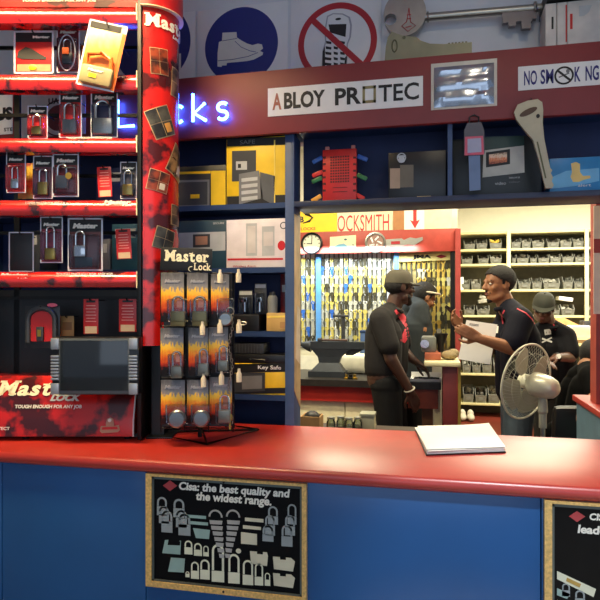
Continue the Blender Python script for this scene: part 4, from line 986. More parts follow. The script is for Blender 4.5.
# fifth row
r, w, h = pack('black and red arched cable lock pack, leftmost of the bottom row', 25, 306, 60, 348, M('card_coal', (38, 38, 42), .35), None, dy=.06, brand=False, edge=False, railpy=308)
k = TR/FPX
def archy(x0, x1_, z0, z1): return [(x0, z0)]+[((x0+x1_)/2-(x1_-x0)/2*math.cos(a*math.pi/14), z1-(x1_-x0)*.42+(x1_-x0)*.42*math.sin(a*math.pi/14)) for a in range(15)]+[(x1_, z0)]
part('red_insert', MB().extr([(x, -.0045, z) for x, z in archy(-w*.33, w*.33, h*.16, h*.88)], (0, -.002, 0)), RED, r)
m = MB().tube([(x, -.008, z) for x, z in archy(-w*.38, w*.38, h*.14, h*.95)], .009, 8); part('cable_loop', m, GREYD, r)
part('lock_body', MB().box((-.03*w, -.010, h*.34), (w*.2, .012, h*.34), None, .003), GREYD, r); part('brass_face', MB().box((-.03*w, -.0175, h*.36), (w*.1, .002, h*.16)), BRASS, r)
part('pink_label', MB().ell((.32*w, -.012, h*1.02), (.018, .002, .007)), M('pink_plastic', (206, 88, 112), .4), r)
r, w, h = pack('small tan cardboard pack beside the arched cable lock', 60.5, 316, 74, 336, CARDB, None, dy=.1, brand=False, edge=False, railpy=317, name='cardboard_pack', cat='pack')
part('red_side', MB().box((-w*.62, 0, h*.4), (w*.2, .003, h*1.3)), REDCARD, r); part('printed_lines', MB().box((0, -.0014, h*.5), (w*.7, .0005, h*.4)), M('print_brown', (130, 92, 54), .5), r)
r = ticket('red product ticket over a tan label, left of two in the bottom row', 83.5, 299, 98.5, 334, railpy=300)
r = ticket('red product ticket beside the red column, right of two in the bottom row', 119, 299, 136.5, 332, railpy=300)

# ------------------------------------------------------------------ wire padlock spinner
TP = 1.905; SX0 = 196
def WP(px, py, dy=0): t = TP+dy; return Vector((((px-300)*t-(SX0-300)*TP)/FPX, dy, CAMZ-ZC+(HOR-py)*t/FPX))
sb = P(SX0, HOR, TP); sb.z = ZC
sp = thing('padlock_spinner', 'black wire countertop stand with a slab lettered header board', 'display stand', tuple(sb), YAW)
a, c = WP(160.5, 271, .02), WP(212, 248, .02)
hd = part('header_board', MB().box2((a.x, .018, a.z), (c.x, .022, c.z), .001), INK, sp)
def hword(s, px0, px1, pyt, pyb, mat, **k):
    a, b_ = WP(px0, pyb), WP(px1, pyt); return words(sp, s, mat, a.x, b_.x, a.z, b_.z, .0170, w=False, **k)
hword('Master', 163, 208, 250, 261.5, GOLDW, slab=True, bold=.035); hword('Lock', 193, 211, 262, 269.5, GOLDW, slab=True, bold=.02)
a = WP(191, 268.5, 0); part('swash', MB().ring((a.x, .0172, a.z), (.010, .008), .0012, (0, 1, 0), 14, 5, 100, 280), GOLDW, sp)
for ch in list(sp.children):
    ctr = WP(186, 260, .02); ch.data.transform(Matrix.Translation(ctr) @ Matrix.Rotation(math.radians(2.2), 4, 'Y') @ Matrix.Translation(-ctr))
# base: a wire square turned corner-on, and the frame
def oncount(px, py): t = (CAMZ-ZC-.004)*FPX/(py-HOR); p = P(px, py, t); return ROOT[sp.name].inverted() @ p
n_, r_, l_ = oncount(207, 444), oncount(258, 429.5), oncount(146, 432)
bk = l_+r_-n_
part('base_wire', MB().tube([n_, r_, bk, l_], .0042, 8, True), WIRE, sp)
m = MB()
zt = WP(0, 271).z
cx = WP(196, 0).x
m.tube([(cx, .075, .008), (cx, .075, zt+.02)], .007, 8)
part('centre_pole', m, WIRE, sp)
part('base_spokes', MB().tube([n_, (n_+bk)/2, bk], .0035, 6).tube([l_, (l_+r_)/2, r_], .0035, 6), WIRE, sp)
m = MB()
for px in (161, 184.5, 208.5, 233): m.tube([WP(px, 273, .02), WP(px, 432, .02)], .0022, 6)
for py in (273, 290, 326, 345, 378, 400, 428): m.tube([WP(161, py, .022), WP(233, py, .022)], .0020, 6)
m.tube([WP(196, 273, .022), (cx, .075, zt)], .003, 6); m.tube([WP(196, 428, .022), (cx, .075, WP(0, 428, .02).z)], .003, 6)
part('wire_grid', m, WIRE, sp)
m = MB()
for px in (234, 226): m.tube([WP(px, 275, .03), WP(px, 428, .03)], .0022, 6)
for py in (275, 326, 378, 428): m.tube([WP(233, py, .022), WP(222, py, .14)], .002, 6)
part('side_grid', m, WIRE, sp)
part('dark_backing', MB().box2((WP(162, 0).x, .026, WP(0, 428).z), (WP(231, 0).x, .029, WP(0, 274).z)), BLACK, sp)
TAGM = M('tag_ivory', (236, 220, 188), .4)
for px, py in ((220, 277), (238.5, 276.5), (202.5, 329), (220, 327), (239, 327), (203.5, 381), (221.5, 378.5), (239, 376)):
    p = WP(px, py+6, -.045); k = TP/FPX
    out = px > 234
    m = MB().lathe([(0, 0), (.0085, 0), (.0085, .026), (.0045, .034), (.0045, .042), (0, .043)], (p.x, p.y, p.z), 12)
    hk = part('peg_hook', MB().tube([(p.x-(.012 if out else 0), .022, p.z+.030), (p.x, p.y+.002, p.z+.030)], .0022, 6), WIRE, sp)
    part('hook_tag', m, TAGM, hk)
FLAME = ramp_mat('flame_card', [(0, (16, 14, 14)), (.14, (34, 18, 16)), (.26, (206, 52, 16)), (.40, (244, 108, 14)), (.56, (255, 190, 34)), (.645, (250, 196, 60)), (.69, (140, 134, 132)), (.85, (112, 110, 112)), (1, (80, 78, 82))], dist=.15, nscale=9)
LAMI = M('laminated_steel', (150, 142, 122), .35, metal=.7, nscale=60, stretch=(1, 1, 30)); LAMB = M('laminated_brass', (142, 126, 82), .35, metal=.7, nscale=60, stretch=(1, 1, 30))
cols = ['left', 'middle', 'right']; rows_ = ['top', 'middle', 'bottom']
desc = {(0, 0): 'bronze laminated padlock', (0, 1): 'bronze laminated padlock', (0, 2): 'round steel lock', (1, 0): 'grey laminated padlock', (1, 1): 'grey laminated padlock', (1, 2): 'grey laminated padlock', (2, 0): 'round disc padlock', (2, 1): 'round disc padlock', (2, 2): 'square steel padlock'}
geo = {(0, 0): (161, 184, 273, 322, 179, 326, 14.5, 15, 14), (0, 1): (187, 208, 273, 322, 200.5, 326, 14.5, 15, 14), (0, 2): (211, 229, 274, 320, 226, 326, 14, 14, 0),
       (1, 0): (160.5, 183.5, 328, 376, 177.5, 377.5, 11, 12, 14), (1, 1): (188.5, 208, 328, 376, 204, 375, 10.5, 12, 14), (1, 2): (208.5, 228, 327, 373, 223.5, 370, 10, 10, 14),
       (2, 0): (161, 185, 380, 424, 178, 427, 18, 18, 0), (2, 1): (187, 208.5, 380, 424, 202, 426, 17, 17, 0), (2, 2): (209.5, 232, 377, 424, 225, 422, 12, 13, 14)}
for (ri, ci), (x0, x1_, y0, y1, lx, ly, bw, bh, sh) in geo.items():
    dy = -.02; t = TP+dy; k = t/FPX; w, h = (x1_-x0)*k, (y1-y0)*k
    o = P((x0+x1_)/2, y1, t)
    r = thing('padlock_pack', 'flame printed pack with %s, %s row %s column of the wire spinner' % (desc[ri, ci], rows_[ri], cols[ci]), 'padlock pack', tuple(o), YAW, group='flame printed packs on the wire spinner')
    part('backing_card', MB().box((0, 0, h/2), (w, .002, h), None, .0006), FLAME, r)
    words(r, 'Master', M('print_dim_white', (170, 166, 166), .4), -w*.34, w*.34, h*.80, h*.80+w*.15, -.0016, w=False, bold=.06, shear=.2)
    lxx = (lx-(x0+x1_)/2)*k; lz = (y1-ly)*k; bw *= k; bh *= k; sh *= k; d = .020
    mt = LAMB if ri == 0 else LAMI
    if sh:
        part('lock_body', MB().box((lxx, -.003-d/2, lz+bh/2), (bw, d, bh), None, .003), mt, r)
        R = bw*.36; zt_ = lz+bh; e = sh-R
        part('shackle', MB().tube([(lxx-R, -.003-d/2, zt_-.002)]+[(lxx-R*math.cos(q_*math.pi/10), -.003-d/2, zt_+e+R*math.sin(q_*math.pi/10)) for q_ in range(11)]+[(lxx+R, -.003-d/2, zt_-.002)], bw*.10, 8), CHROME, r)
        part('label_print', MB().box((lxx+bw*.1, -.0014, lz+bh+sh*.55), (bw*.5, .0006, sh*.6)), M('print_salmon', (206, 130, 104), .4), r)
    else:
        part('lock_body', MB().lathe([(0, -.010), (bw*.42, -.010), (bw*.5, -.003), (bw*.5, .006), (bw*.4, .012), (0, .013)], (lxx, -.013, lz+bw/2), 24, Matrix.Rotation(math.radians(90), 4, 'X')), STEEL, r)
        part('shackle', MB().ring((lxx, -.0135, lz+bw*.62), bw*.30, bw*.09, (0, 1, 0), 14, 6, 190, 350), GREYD, r)
    part('blister', MB().box((lxx, -.0155, h*.24), (min(w*.94, bw*1.5), .028, h*.46), None, .006), BLISTER, r)
# chain with keys on the right side of the spinner
r = thing('steel_chain', 'thin steel chain with a key hanging at the right side of the wire spinner', 'chain', tuple(P(232, 425, TP-.03)), YAW)
m = MB(); k = TP/FPX
for i in range(26):
    zz = (425-318-3.1*i)*k
    m.ring(((math.sin(i*.5)*.6-.5)*k*3, 0, zz), (.0035, .0062), .0011, (1, 0, 0) if i % 2 else (0, 1, 0), 10, 4)
part('links', m, STEEL, r)
m = MB().ring((-.006, 0, (425-313)*k), .012, .002, (0, 1, 0), 16); part('ring', m, STEEL, r)
m = MB().ell((-.006, -.004, .025), (.010, .002, .012)).box((-.006, -.004, .002), (.006, .003, .03)); part('key', m, BRASS, r)
# ================================================================== workshop behind the opening
YBd = 5.0
def boxpx(mb, px0, px1, pyt, pyb, Y, d, bev=.002):
    """box whose front face spans the given photo box on plane Y"""
    xm = (px0+px1)/2; return mb.box2((fx(px0, Y), Y, fz(xm, pyb, Y)), (fx(px1, Y), Y+d, fz(xm, pyt, Y)), bev)
# fluorescent fittings (their light is set at the top of the script)
for x, y in ((-.6, 2.85), (-1.0, 3.55), (.9, 4.3), (1.5, 6.9), (3.0, 6.9)):  # the first fitting is made up to carry the extra tube
    r = thing('ceiling_light', 'long fluorescent fitting on the workshop ceiling', 'ceiling light', (x, y, 2.95), group='workshop ceiling lights')
    part('housing', MB().box((0, 0, -.03), (1.3, .14, .05), None, .004), WHITE, r)
    part('tube', MB().cyl((-.6, 0, -.068), (.6, 0, -.068), .013), M('tube_glow', (255, 240, 210), .4, emit=6, noise=0), r)

# red header over the key boards
YH = 4.86
hd = thing('workshop_header', 'red header board above the key wall with clock and pictures on it', 'header board', (fx(380, YH), YH+.02, fz(380, 252, YH)))
zt, zb = fz(300, 232.5, YH), fz(300, 254, YH)
part('board', MB().box2((fx(285, YH), YH, zb), (fx(458, YH), YH+.03, zt), .002), M('header_red', (166, 62, 50), .5), hd, w=True)
for px in (287, 456): part('bracket', MB().box2((fx(px, YH)-.012, YH+.031, zb+.02), (fx(px, YH)+.012, 5.028, zb+.05)), M('header_red', None) if False else MATS['header_red'], hd, w=True)
sg = thing('locksmith_sign', 'yellow and cream LOCKSMITH sign board above the red workshop header', 'sign', (fx(345, YH), YH+.02, zt))
z2 = fz(300, 212, YH)
part('yellow_panel', MB().box2((fx(286, YH), YH+.002, zt+.001), (fx(337, YH), YH+.02, z2)), YEL2, sg, w=True)
part('cream_panel', MB().box2((fx(337.2, YH), YH+.003, zt+.001), (fx(392.5, YH), YH+.02, z2)), M('sign_cream', (242, 224, 190), .5), sg, w=True)
YHt = YH+.0018
words(sg, 'OCKSMITH', M('sign_letter_red', (196, 40, 44), .5), fx(337.5, YHt), fx(389, YHt), fz(340, 231.5, YHt), fz(340, 215.5, YHt), YH+.0026)
words(sg, 'B', INK, fx(299.5, YHt), fx(304, YHt), fz(300, 222.5, YHt), fz(300, 216.5, YHt), YHt, bold=.04)
m = MB()
m.tube([PY(a, b_, YHt) for a, b_ in ((305, 214.5), (309, 215), (312.5, 217.5), (309.5, 221), (303, 223.2))], [.006, .011, .009, .009, .004], 8); part('swoosh', m, INK, sg, w=True)
words(sg, 'LOCKS', M('sign_small_red', (206, 90, 30), .5), fx(301, YHt), fx(315.5, YHt), fz(300, 230.5, YHt), fz(300, 227.5, YHt), YHt, bold=.03)
for (a, c, mt, nm, lb) in ((393, 404, M('panel_tan', (176, 122, 72), .5), 'tan_panel', 'tan panel right of the LOCKSMITH letters above the red header'), (424.5, 452, M('panel_cream', (232, 214, 180), .5), 'cream_panel', 'cream board at the right end above the red workshop header')):
    solo(nm, MB().box2((fx(a, YH), YH+.003, zt+.001), (fx(c, YH), YH+.02, z2)), mt, lb, 'panel')
ar = thing('arrow_sign', 'white paper sign with a red down arrow above the red header', 'sign', (fx(414, YH), YH+.01, zt))
part('paper', MB().box2((fx(404.3, YH), YH+.002, zt+.001), (fx(424.2, YH), YH+.02, z2)), PAPER, ar, w=True)
part('arrow', MB().ppx([(413.2, 209.5), (416.6, 209.5), (416.6, 221), (420, 219.5), (415, 228.5), (410, 220), (413.2, 221.3)], YH+.0018), M('arrow_red', (206, 50, 46), .5), ar, w=True)
# clock
cc = PY(312, 243.5, YH); R = (fx(323, YH)-fx(301.5, YH))/2
ck = thing('wall_clock', 'round black rimmed wall clock at the left of the red header', 'clock', (cc.x, YH, cc.z))
ROT = Matrix.Rotation(math.radians(90), 4, 'X')
part('rim', MB().lathe([(R*.82, .001), (R, .001), (R, .02), (R*.92, .026), (R*.82, .02), (R*.82, .001)], (0, 0, 0), 36, ROT), BLACK, ck)
part('face', MB().lathe([(0, .006), (R*.83, .006), (R*.83, .002), (0, .002)], (0, 0, 0), 36, ROT), M('clock_face', (226, 226, 206), .5), ck)
m = MB()
for i in range(12): a = i*math.pi/6; m.box((R*.68*math.sin(a), -.0068, R*.68*math.cos(a)), (.006, .001, .012), (0, a, 0))
part('dial_print', m, INK, ck)
part('hand', MB().box((-R*.22, -.0085, -.002), (R*.5, .001, .007), (0, .05, 0)), INK, ck); part('hand', MB().box((.0, -.0097, R*.3), (.006, .001, R*.66), (0, .05, 0)), INK, ck)
pc = thing('key_picture', 'small white picture with a blue car shape on the red header', 'picture', tuple(PY(342, 252, YH)))
part('card', MB().ppx([(330, 237), (356, 235), (356, 250.5), (330, 252.5)], YH-.0004, .004), M('picture_card', (226, 220, 184), .5), pc, w=True)
part('blue_print', MB().ppx([(333, 250.5), (334, 247), (338, 244.5), (344, 243.5), (347.5, 246), (350, 250.5)], YH-.0046, .001), M('print_car_blue', (110, 170, 200), .5), pc, w=True)
part('blue_spot', MB().ell(PY(345.5, 239.5, YH-.0048), (.013, .001, .008)).ell(PY(353, 245, YH-.0048), (.006, .001, .008)), TEAL, pc, w=True)
gk = thing('display_key', 'silver round headed display key fixed flat on the red workshop header', 'display key', tuple(PY(390, 252, YH)))
c0 = PY(375.5, 242.5, YH); R2 = (fx(386, YH)-fx(365, YH))/2
part('key_head', MB().lathe([(R2*.78, .001), (R2, .001), (R2, .016), (R2*.85, .02), (R2*.78, .014), (R2*.78, .001)], tuple(c0), 32, ROT), STEEL, gk, w=True)
part('head_plate', MB().lathe([(0, .005), (R2*.79, .005), (R2*.79, .001), (0, .001)], tuple(c0), 32, ROT), M('plate_dim', (150, 118, 108), .4, metal=.4), gk, w=True)
m = MB()
for i in range(5): a = i*1.2566; m.box((c0.x+R2*.4*math.cos(a), YH-.008, c0.z+R2*.4*math.sin(a)), (R2*.5, .005, R2*.16), (0, -a+.5, 0))
part('spokes', m, CHROME, gk, w=True)
part('key_blade', MB().ppx([(386, 239.5), (402, 238.5), (404, 240), (410, 237.5), (416, 238.5), (422.5, 237), (423, 240), (414, 245.5), (408, 244.5), (402, 246), (386, 246.5)], YH-.0005, .008), STEEL, gk, w=True)
part('red_label', MB().ppx([(391, 241.5), (400, 241), (400, 244), (391, 244.5)], YH-.009, .001), SIGNRED, gk, w=True)

# key boards
kb = thing('key_board', 'white key board with blue posts packed with hanging key blanks', 'key board', (fx(345, YBd), YBd, fz(345, 350, YBd)))
zb0 = fz(345, 348, YBd); zt0 = fz(345, 236, YBd)
part('back_panel', MB().box2((fx(270, YBd), YBd+.006, zb0), (fx(392, YBd), YBd+.022, zt0)), M('board_white', (226, 232, 236), .5), kb, w=True)
for px in (317.3, 396):
    part('post', MB().box2((fx(px-2.4, YBd-.1), YBd-.055, zb0), (fx(px+2.4, YBd-.1), YBd-.02, zt0)), M('post_blue', (88, 150, 214), .45), kb, w=True)
kb2 = thing('key_board', 'yellow key board with golden key blanks right of the blue post', 'key board', (fx(425, YBd), YBd, fz(425, 350, YBd)))
part('back_panel', MB().box2((fx(392.5, YBd), YBd+.006, zb0), (fx(459, YBd), YBd+.022, zt0)), M('board_yellow', (168, 154, 100), .5, noise=.3), kb2, w=True)
jm = thing('label_strip', 'pale yellow label strip with black lettering at the top of the golden key board', 'label', tuple(PY(428, 258, YBd)))
Yj = YBd-.03
part('strip', MB().ppx([(399, 255), (450, 253), (450, 260), (399, 262)], Yj, .004), M('strip_yellow', (240, 226, 140), .5), jm, w=True)
wpx(jm, 'JMA', INK, 412.5, 431.5, 254.8, 259.8, Yj-.0046, bold=.06)
part('red_mark', MB().ppx([(436, 256.4), (441, 254.4), (447, 256.2), (441, 258.4)], Yj-.0046, .001), SIGNRED, jm, w=True)
part('bracket', MB().box2((fx(405, YBd), Yj+.0002, fz(405, 260, YBd)), (fx(446, YBd), YBd+.005, fz(405, 258.5, YBd))), MATS['strip_yellow'], jm, w=True)
cols_a = [298.5+4.75*i for i in range(20)]; cols_b = [399.5+4.9*i for i in range(11)]
m_rail = []
for board_, cs in ((kb, cols_a), (kb2, cols_b)):
    for px in cs:
        x = fx(px+2.35, YBd); part('hook_rail', MB().box2((x-.0045, YBd-.004, zb0+.01), (x+.0045, YBd+.0055, zt0-.08 if board_ is kb else zt0-.2)), M('rail_dark', (70, 72, 62), .5), board_, w=True)
def keymesh(nm, kind):
    m = MB()
    if kind % 2: m.ring((0, 0, -.014), .0105, .0042, (0, 1, 0), 12, 5)
    else: m.extr([(x, -.004, z) for x, z in [(-.008, 0), (.008, 0), (.014, -.008), (.013, -.022), (.005, -.028), (-.005, -.028), (-.013, -.022), (-.014, -.008)]], (0, .008, 0))
    m.extr([(x, -.003, z) for x, z in [(-.008, -.024), (.008, -.024), (.008, -.058), (.002, -.068), (-.004, -.064), (-.008, -.056)]], (0, .006, 0))
    m.tube([(0, .012, -.003), (0, -.008, -.003), (0, -.011, .001)], .0018, 5)
    return m
kmesh = {}
for nm, mt in (('brass', BRASS_K), ('nickel', NICKEL_K), ('dark', DARK_K), ('blue', BLUE_K), ('gold', GOLD_K)):
    for kd in (0, 1): kmesh[nm, kd] = keymesh('key_blank', kd).mesh('key_blank', mt)
rnd = random.Random(11)
def keyrow(bname, cs, y0, pitch, n, pool, skip=lambda px, py: False, dy=0):
    for ci, px in enumerate(cs):
        for ri in range(n):
            py = y0+pitch*ri
            if skip(px, py): continue
            nm = rnd.choice(pool); p = PY(px, py, YBd-.012)
            o = bpy.data.objects.new('key_blank', kmesh[nm, rnd.random() < .5]); COL.objects.link(o); o.location = p
            o.rotation_euler = (0, rnd.uniform(-.12, .12), rnd.uniform(-.3, .3)); s_ = rnd.uniform(1.15, 1.4); o.scale = (s_, 1, s_)
            props(o, '%s key blank on the %s key board, %s row down, %s column from the left' % (nm, bname, ORD[ri], ORD[ci]), 'key', 'key blanks on the %s board' % bname)
hid = lambda px, py: (px > 384 and py > 262) or (px > 372 and py > 312) or (px > 365 and py > 322)
keyrow('white', cols_a, 258, 8.6, 10, ['brass']*5+['nickel']*4+['dark']*2+['blue'], lambda px, py: abs(px-317.3) < 2.6 or hid(px, py) or py > 337)
keyrow('golden', cols_b, 260, 8.6, 10, ['gold']*6+['brass']*3+['dark']*2+['nickel'], lambda px, py: (px < 416 and 262 < py < 305) or (px < 432 and 285 < py < 345) or py > 342)

# red and black posts at the corner of the key wall
struct('trim_2', MB().box2((fx(450.5, 4.9), 4.88, .0), (fx(454.8, 4.9), 4.95, fz(452, 246, 4.9))), BLACKM)
struct('trim_3', MB().box2((fx(455.3, 4.86), 4.84, .0), (fx(460.5, 4.86), 4.92, fz(457, 229, 4.86))), M('post_red', (160, 62, 56), .5))

# long bench with the anvil
BT = .945
bx0, bx1 = -1.9, fx(441, 4.35)
wb = thing('work_bench', 'long dark topped workbench with red apron and cream cupboard doors', 'workbench', ((bx0+bx1)/2, 4.65, 0))
bxm = fx(384, 4.7)
part('bench_top', MB().extr([(bx0, 4.32, BT-.05), (bx1, 4.32, BT-.05), (bx1, 4.58, BT-.05), (bxm, 4.58, BT-.05), (bxm, 4.98, BT-.05), (bx0, 4.98, BT-.05)], (0, 0, .05)), M('bench_dark', (44, 40, 36), .4, noise=.3), wb, w=True)
part('apron', MB().box2((bx0+.02, 4.36, BT-.165), (bx1-.02, 4.39, BT-.0505)), M('apron_red', (176, 42, 30), .45), wb, w=True)
part('carcass', MB().box2((bx0+.03, 4.42, .05), (fx(382, 4.4), 4.95, BT-.052)), CREAM, wb, w=True)
for a, c in ((255, 299), (300, 345), (345.6, 392)):
    part('door', MB().box2((fx(a, 4.4), 4.392, .08), (fx(c, 4.4)-.002, 4.418, BT-.17), .002), M('door_cream', (236, 226, 186), .45), wb, w=True)
part('wooden_leg', MB().box2((fx(422, 4.4), 4.40, 0), (fx(433, 4.4), 4.5, BT-.17)), M('leg_brown', (112, 74, 42), .5, noise=.2), wb, w=True)
part('white_post', MB().box2((fx(434.5, 4.38), 4.36, 0), (fx(440.5, 4.38), 4.44, BT-.06)), CREAM, wb, w=True)
part('end_apron', MB().box2((fx(408, 4.35), 4.335, BT-.19), (fx(438, 4.35), 4.358, BT-.051)), M('apron_brown', (122, 52, 34), .5), wb, w=True)
# white backsplash behind the anvil, machines
solo('cutting_machine', MB().box2((fx(336, 4.72), 4.72, BT+.001), (fx(374, 4.72), 4.93, fz(355, 354.5, 4.72)), .035), M('machine_white', (232, 228, 206), .4), 'cream rounded machine housing on the bench behind the anvil', 'machine')
solo('tile_splashback', MB().box2((fx(285, 4.975), 4.972, BT+.001), (fx(335, 4.975), 4.992, fz(310, 356, 4.97))), M('splash_white', (236, 232, 212), .4), 'cream splashback panel at the left of the bench behind the anvil', 'panel')
# anvil
AY = 4.45; ax0 = fx(298, AY); k = AY/(CA)/FPX
def AP(px, py): return (fx(px, AY), fz(330, py, AY))
ac = AP(332, 378)
an = thing('anvil', 'black iron blacksmith anvil standing on the workbench', 'anvil', (ac[0], AY+.07, BT+.001))
az = BT+.001; top = fz(330, 342, AY); H = top-az
body = [(322, 0), (352-9, 0)]
m = MB()
def aslab(z0, z1, xa, xb, ya, yb, xa1=None, xb1=None, ya1=None, yb1=None):
    xa1 = xa if xa1 is None else xa1; xb1 = xb if xb1 is None else xb1; ya1 = ya if ya1 is None else ya1; yb1 = yb if yb1 is None else yb1
    v = [m.bm.verts.new(p) for p in ((xa, ya, z0), (xb, ya, z0), (xb, yb, z0), (xa, yb, z0), (xa1, ya1, z1), (xb1, ya1, z1), (xb1, yb1, z1), (xa1, yb1, z1))]
    for f in ((0, 1, 2, 3), (4, 5, 6, 7), (0, 1, 5, 4), (1, 2, 6, 5), (2, 3, 7, 6), (3, 0, 4, 7)): m.bm.faces.new([v[i] for i in f])
X = lambda px: fx(px, AY)
aslab(az, az+H*.16, X(308), X(345), AY, AY+.15)
aslab(az+H*.16, az+H*.40, X(310), X(343.5), AY+.01, AY+.14, X(318), X(338), AY+.035, AY+.115)
aslab(az+H*.40, az+H*.56, X(318), X(338), AY+.035, AY+.115, X(317), X(340), AY+.035, AY+.115)
aslab(az+H*.56, az+H*.80, X(317), X(340), AY+.035, AY+.115, X(310), X(350), AY+.03, AY+.12)
aslab(az+H*.80, az+H, X(309.5), X(364), AY+.028, AY+.122)
part('anvil_body', m, M('anvil_iron', (58, 62, 68), .45, metal=.5), an, w=True)
m = MB(); n = 7
aslab(az+H*.62, az+H*.80, X(345), X(352), AY+.045, AY+.105, X(345), X(363.5), AY+.035, AY+.115)
part('heel', m, MATS['anvil_iron'], an, w=True)
m = MB(); zc = az+H*.86
for i in range(n):
    a, c = i/n, (i+1)/n; x0, x1_ = X(310)-(X(310)-X(297))*a, X(310)-(X(310)-X(297))*c; r0, r1 = .045*(1-a**1.5*.85), .045*(1-c**1.5*.85)
    m.cyl((x0, AY+.075, zc+.02*a-.004), (x1_, AY+.075, zc+.02*c-.004), r0, r1, 16)
part('horn', m, MATS['anvil_iron'], an, w=True)
hm = thing('hammer', 'small hammer lying across the anvil face', 'hammer', (X(330), AY+.07, top+.001))
part('handle', MB().cyl((X(320), AY+.06, top+.012), (X(346), AY+.075, top+.010), .008, .0095), M('hammer_handle', (74, 48, 34), .5), hm, w=True); part('head', MB().box((X(318.5), AY+.06, top+.014), (.028, .075, .026), None, .005), GREYD, hm, w=True)
r = thing('brass_vise', 'brass key cutting vise on a dark column above the anvil', 'vise', (fx(336, 4.74), 4.8, BT+.155))
zz = fz(336, 354.5, 4.72)+.001; r.location.z = zz; r.location.x = fx(345, 4.8); ROOT[r.name] = Matrix.Translation(r.location)
part('base', MB().box2((fx(337, 4.78), 4.75, zz), (fx(352, 4.78), 4.88, zz+.05), .006), BRASS, r, w=True)
part('jaw', MB().box2((fx(339, 4.78), 4.765, zz+.0505), (fx(350, 4.78), 4.86, zz+.085), .005), STEEL, r, w=True)
part('column', MB().cyl((fx(343, 4.8), 4.81, zz+.0855), (fx(343, 4.8), 4.81, fz(343, 316, 4.8)), .016).box((fx(341, 4.8), 4.81, fz(343, 316, 4.8)), (.13, .05, .02), None, .003), GREYD, r, w=True)
part('lever', MB().cyl((fx(350, 4.8), 4.81, zz+.07), (fx(358, 4.8), 4.80, zz+.12), .005), CHROME, r, w=True)
r = thing('supply_box', 'blue plastic box on the bench just left of the capped worker', 'box', (fx(363, 4.85), 4.87, BT))
zz = fz(355, 354.5, 4.72)+.001
part('body', MB().box2((fx(360, 4.82), 4.83, zz), (fx(368, 4.82), 4.92, fz(362, 333, 4.82)), .003), M('box_blue', (70, 96, 140), .45), r, w=True); part('lid', MB().box2((fx(359.5, 4.82), 4.826, fz(362, 333, 4.82)+.0004), (fx(368.5, 4.82), 4.924, fz(362, 330.5, 4.82)), .002), NAVY, r, w=True)
# small brass parts beside the anvil foot
for i, (px, s_) in enumerate(((347, .02), (351, .026), (355, .022))):
    p = PY(px, 376, 4.42); solo('brass_fitting', MB().lathe([(0, 0), (s_, 0), (s_, .012), (s_*.55, .016), (s_*.55, .035), (0, .036)], (p.x, 4.40, BT+.0008), 14), BRASS if i != 1 else BLACKM, ('left brass', 'middle black', 'right brass')[i]+' fitting beside the foot of the anvil on the bench', 'fitting', 'fittings beside the anvil')
# key machine on the short counter end at right
ce = thing('side_counter', 'short cream topped counter end with dark red side right of the capped worker', 'counter', (fx(447, 4.25), 4.5, 0))
cz = fz(440, 361.8, 4.1)
part('top', MB().box2((fx(424, 4.1), 4.1, cz-.035), (fx(461, 4.1), 4.56, cz), .012), M('top_cream', (226, 216, 170), .4), ce, w=True)
part('side', MB().box2((fx(443, 4.12), 4.14, 0), (fx(457.5, 4.12), 4.54, cz-.0355), .002), M('side_red', (112, 36, 34), .5), ce, w=True)
part('yellow_edge', MB().box2((fx(458.2, 4.12), 4.14, 0), (fx(461, 4.12), 4.2, cz-.0355)), M('edge_olive', (150, 126, 50), .5), ce, w=True)
kmx = fx(432, 4.3)
km = thing('key_machine', 'grey key cutting machine with orange base on the cream counter end', 'machine', (kmx, 4.3, cz+.001))
z = cz+.001
part('base', MB().box2((kmx-.05, 4.2, z), (kmx+.06, 4.42, z+.05), .006), M('machine_rust', (176, 96, 70), .5), km, w=True)
part('body', MB().box2((kmx-.075, 4.24, z+.0505), (kmx+.03, 4.42, z+.16), .015), M('machine_grey', (128, 132, 124), .4), km, w=True)
part('funnel', MB().lathe([(.02, 0), (.024, .05), (.05, .13), (.044, .13), (.018, .05), (.014, 0)], (kmx+.062, 4.30, z+.051), 18), BLACK, km, w=True)
part('cutter_wheel', MB().cyl((kmx-.05, 4.225, z+.11), (kmx-.05, 4.238, z+.11), .03), CHROME, km, w=True)
p = PY(449, 360.5, 4.3)
solo('cloth_pile', MB().ell((p.x, 4.28, z+.03), (.06, .06, .034)).ell((p.x+.03, 4.3, z+.045), (.04, .05, .03)), M('cloth_khaki', (150, 132, 96), .8, bump=.4, nscale=40), 'crumpled khaki cloth on the cream counter end', 'cloth')
# parts tray before the cream end
r = thing('parts_tray', 'white tray with dark key parts on the bench by the capped worker', 'tray', (fx(426, 4.45), 4.5, BT+.001))
tx = fx(426, 4.42)
m = MB().box2((tx-.11, 4.36, BT+.001), (tx+.11, 4.55, BT+.006)); 
for a in ((tx-.11, 4.36, tx+.11, 4.366), (tx-.11, 4.544, tx+.11, 4.55), (tx-.11, 4.366, tx-.104, 4.544), (tx+.104, 4.366, tx+.11, 4.544)): m.box2((a[0], a[1], BT+.0062), (a[2], a[3], BT+.05 if a[1] > 4.5 else BT+.02))
part('tray', m, PAPER, r, w=True); m = MB()
for i in range(5): m.box((tx-.07+.035*i, 4.42+.02*(i % 2), BT+.016), (.03, .05, .02), (0, 0, i), .004)
part('key_parts', m, INK, r, w=True)

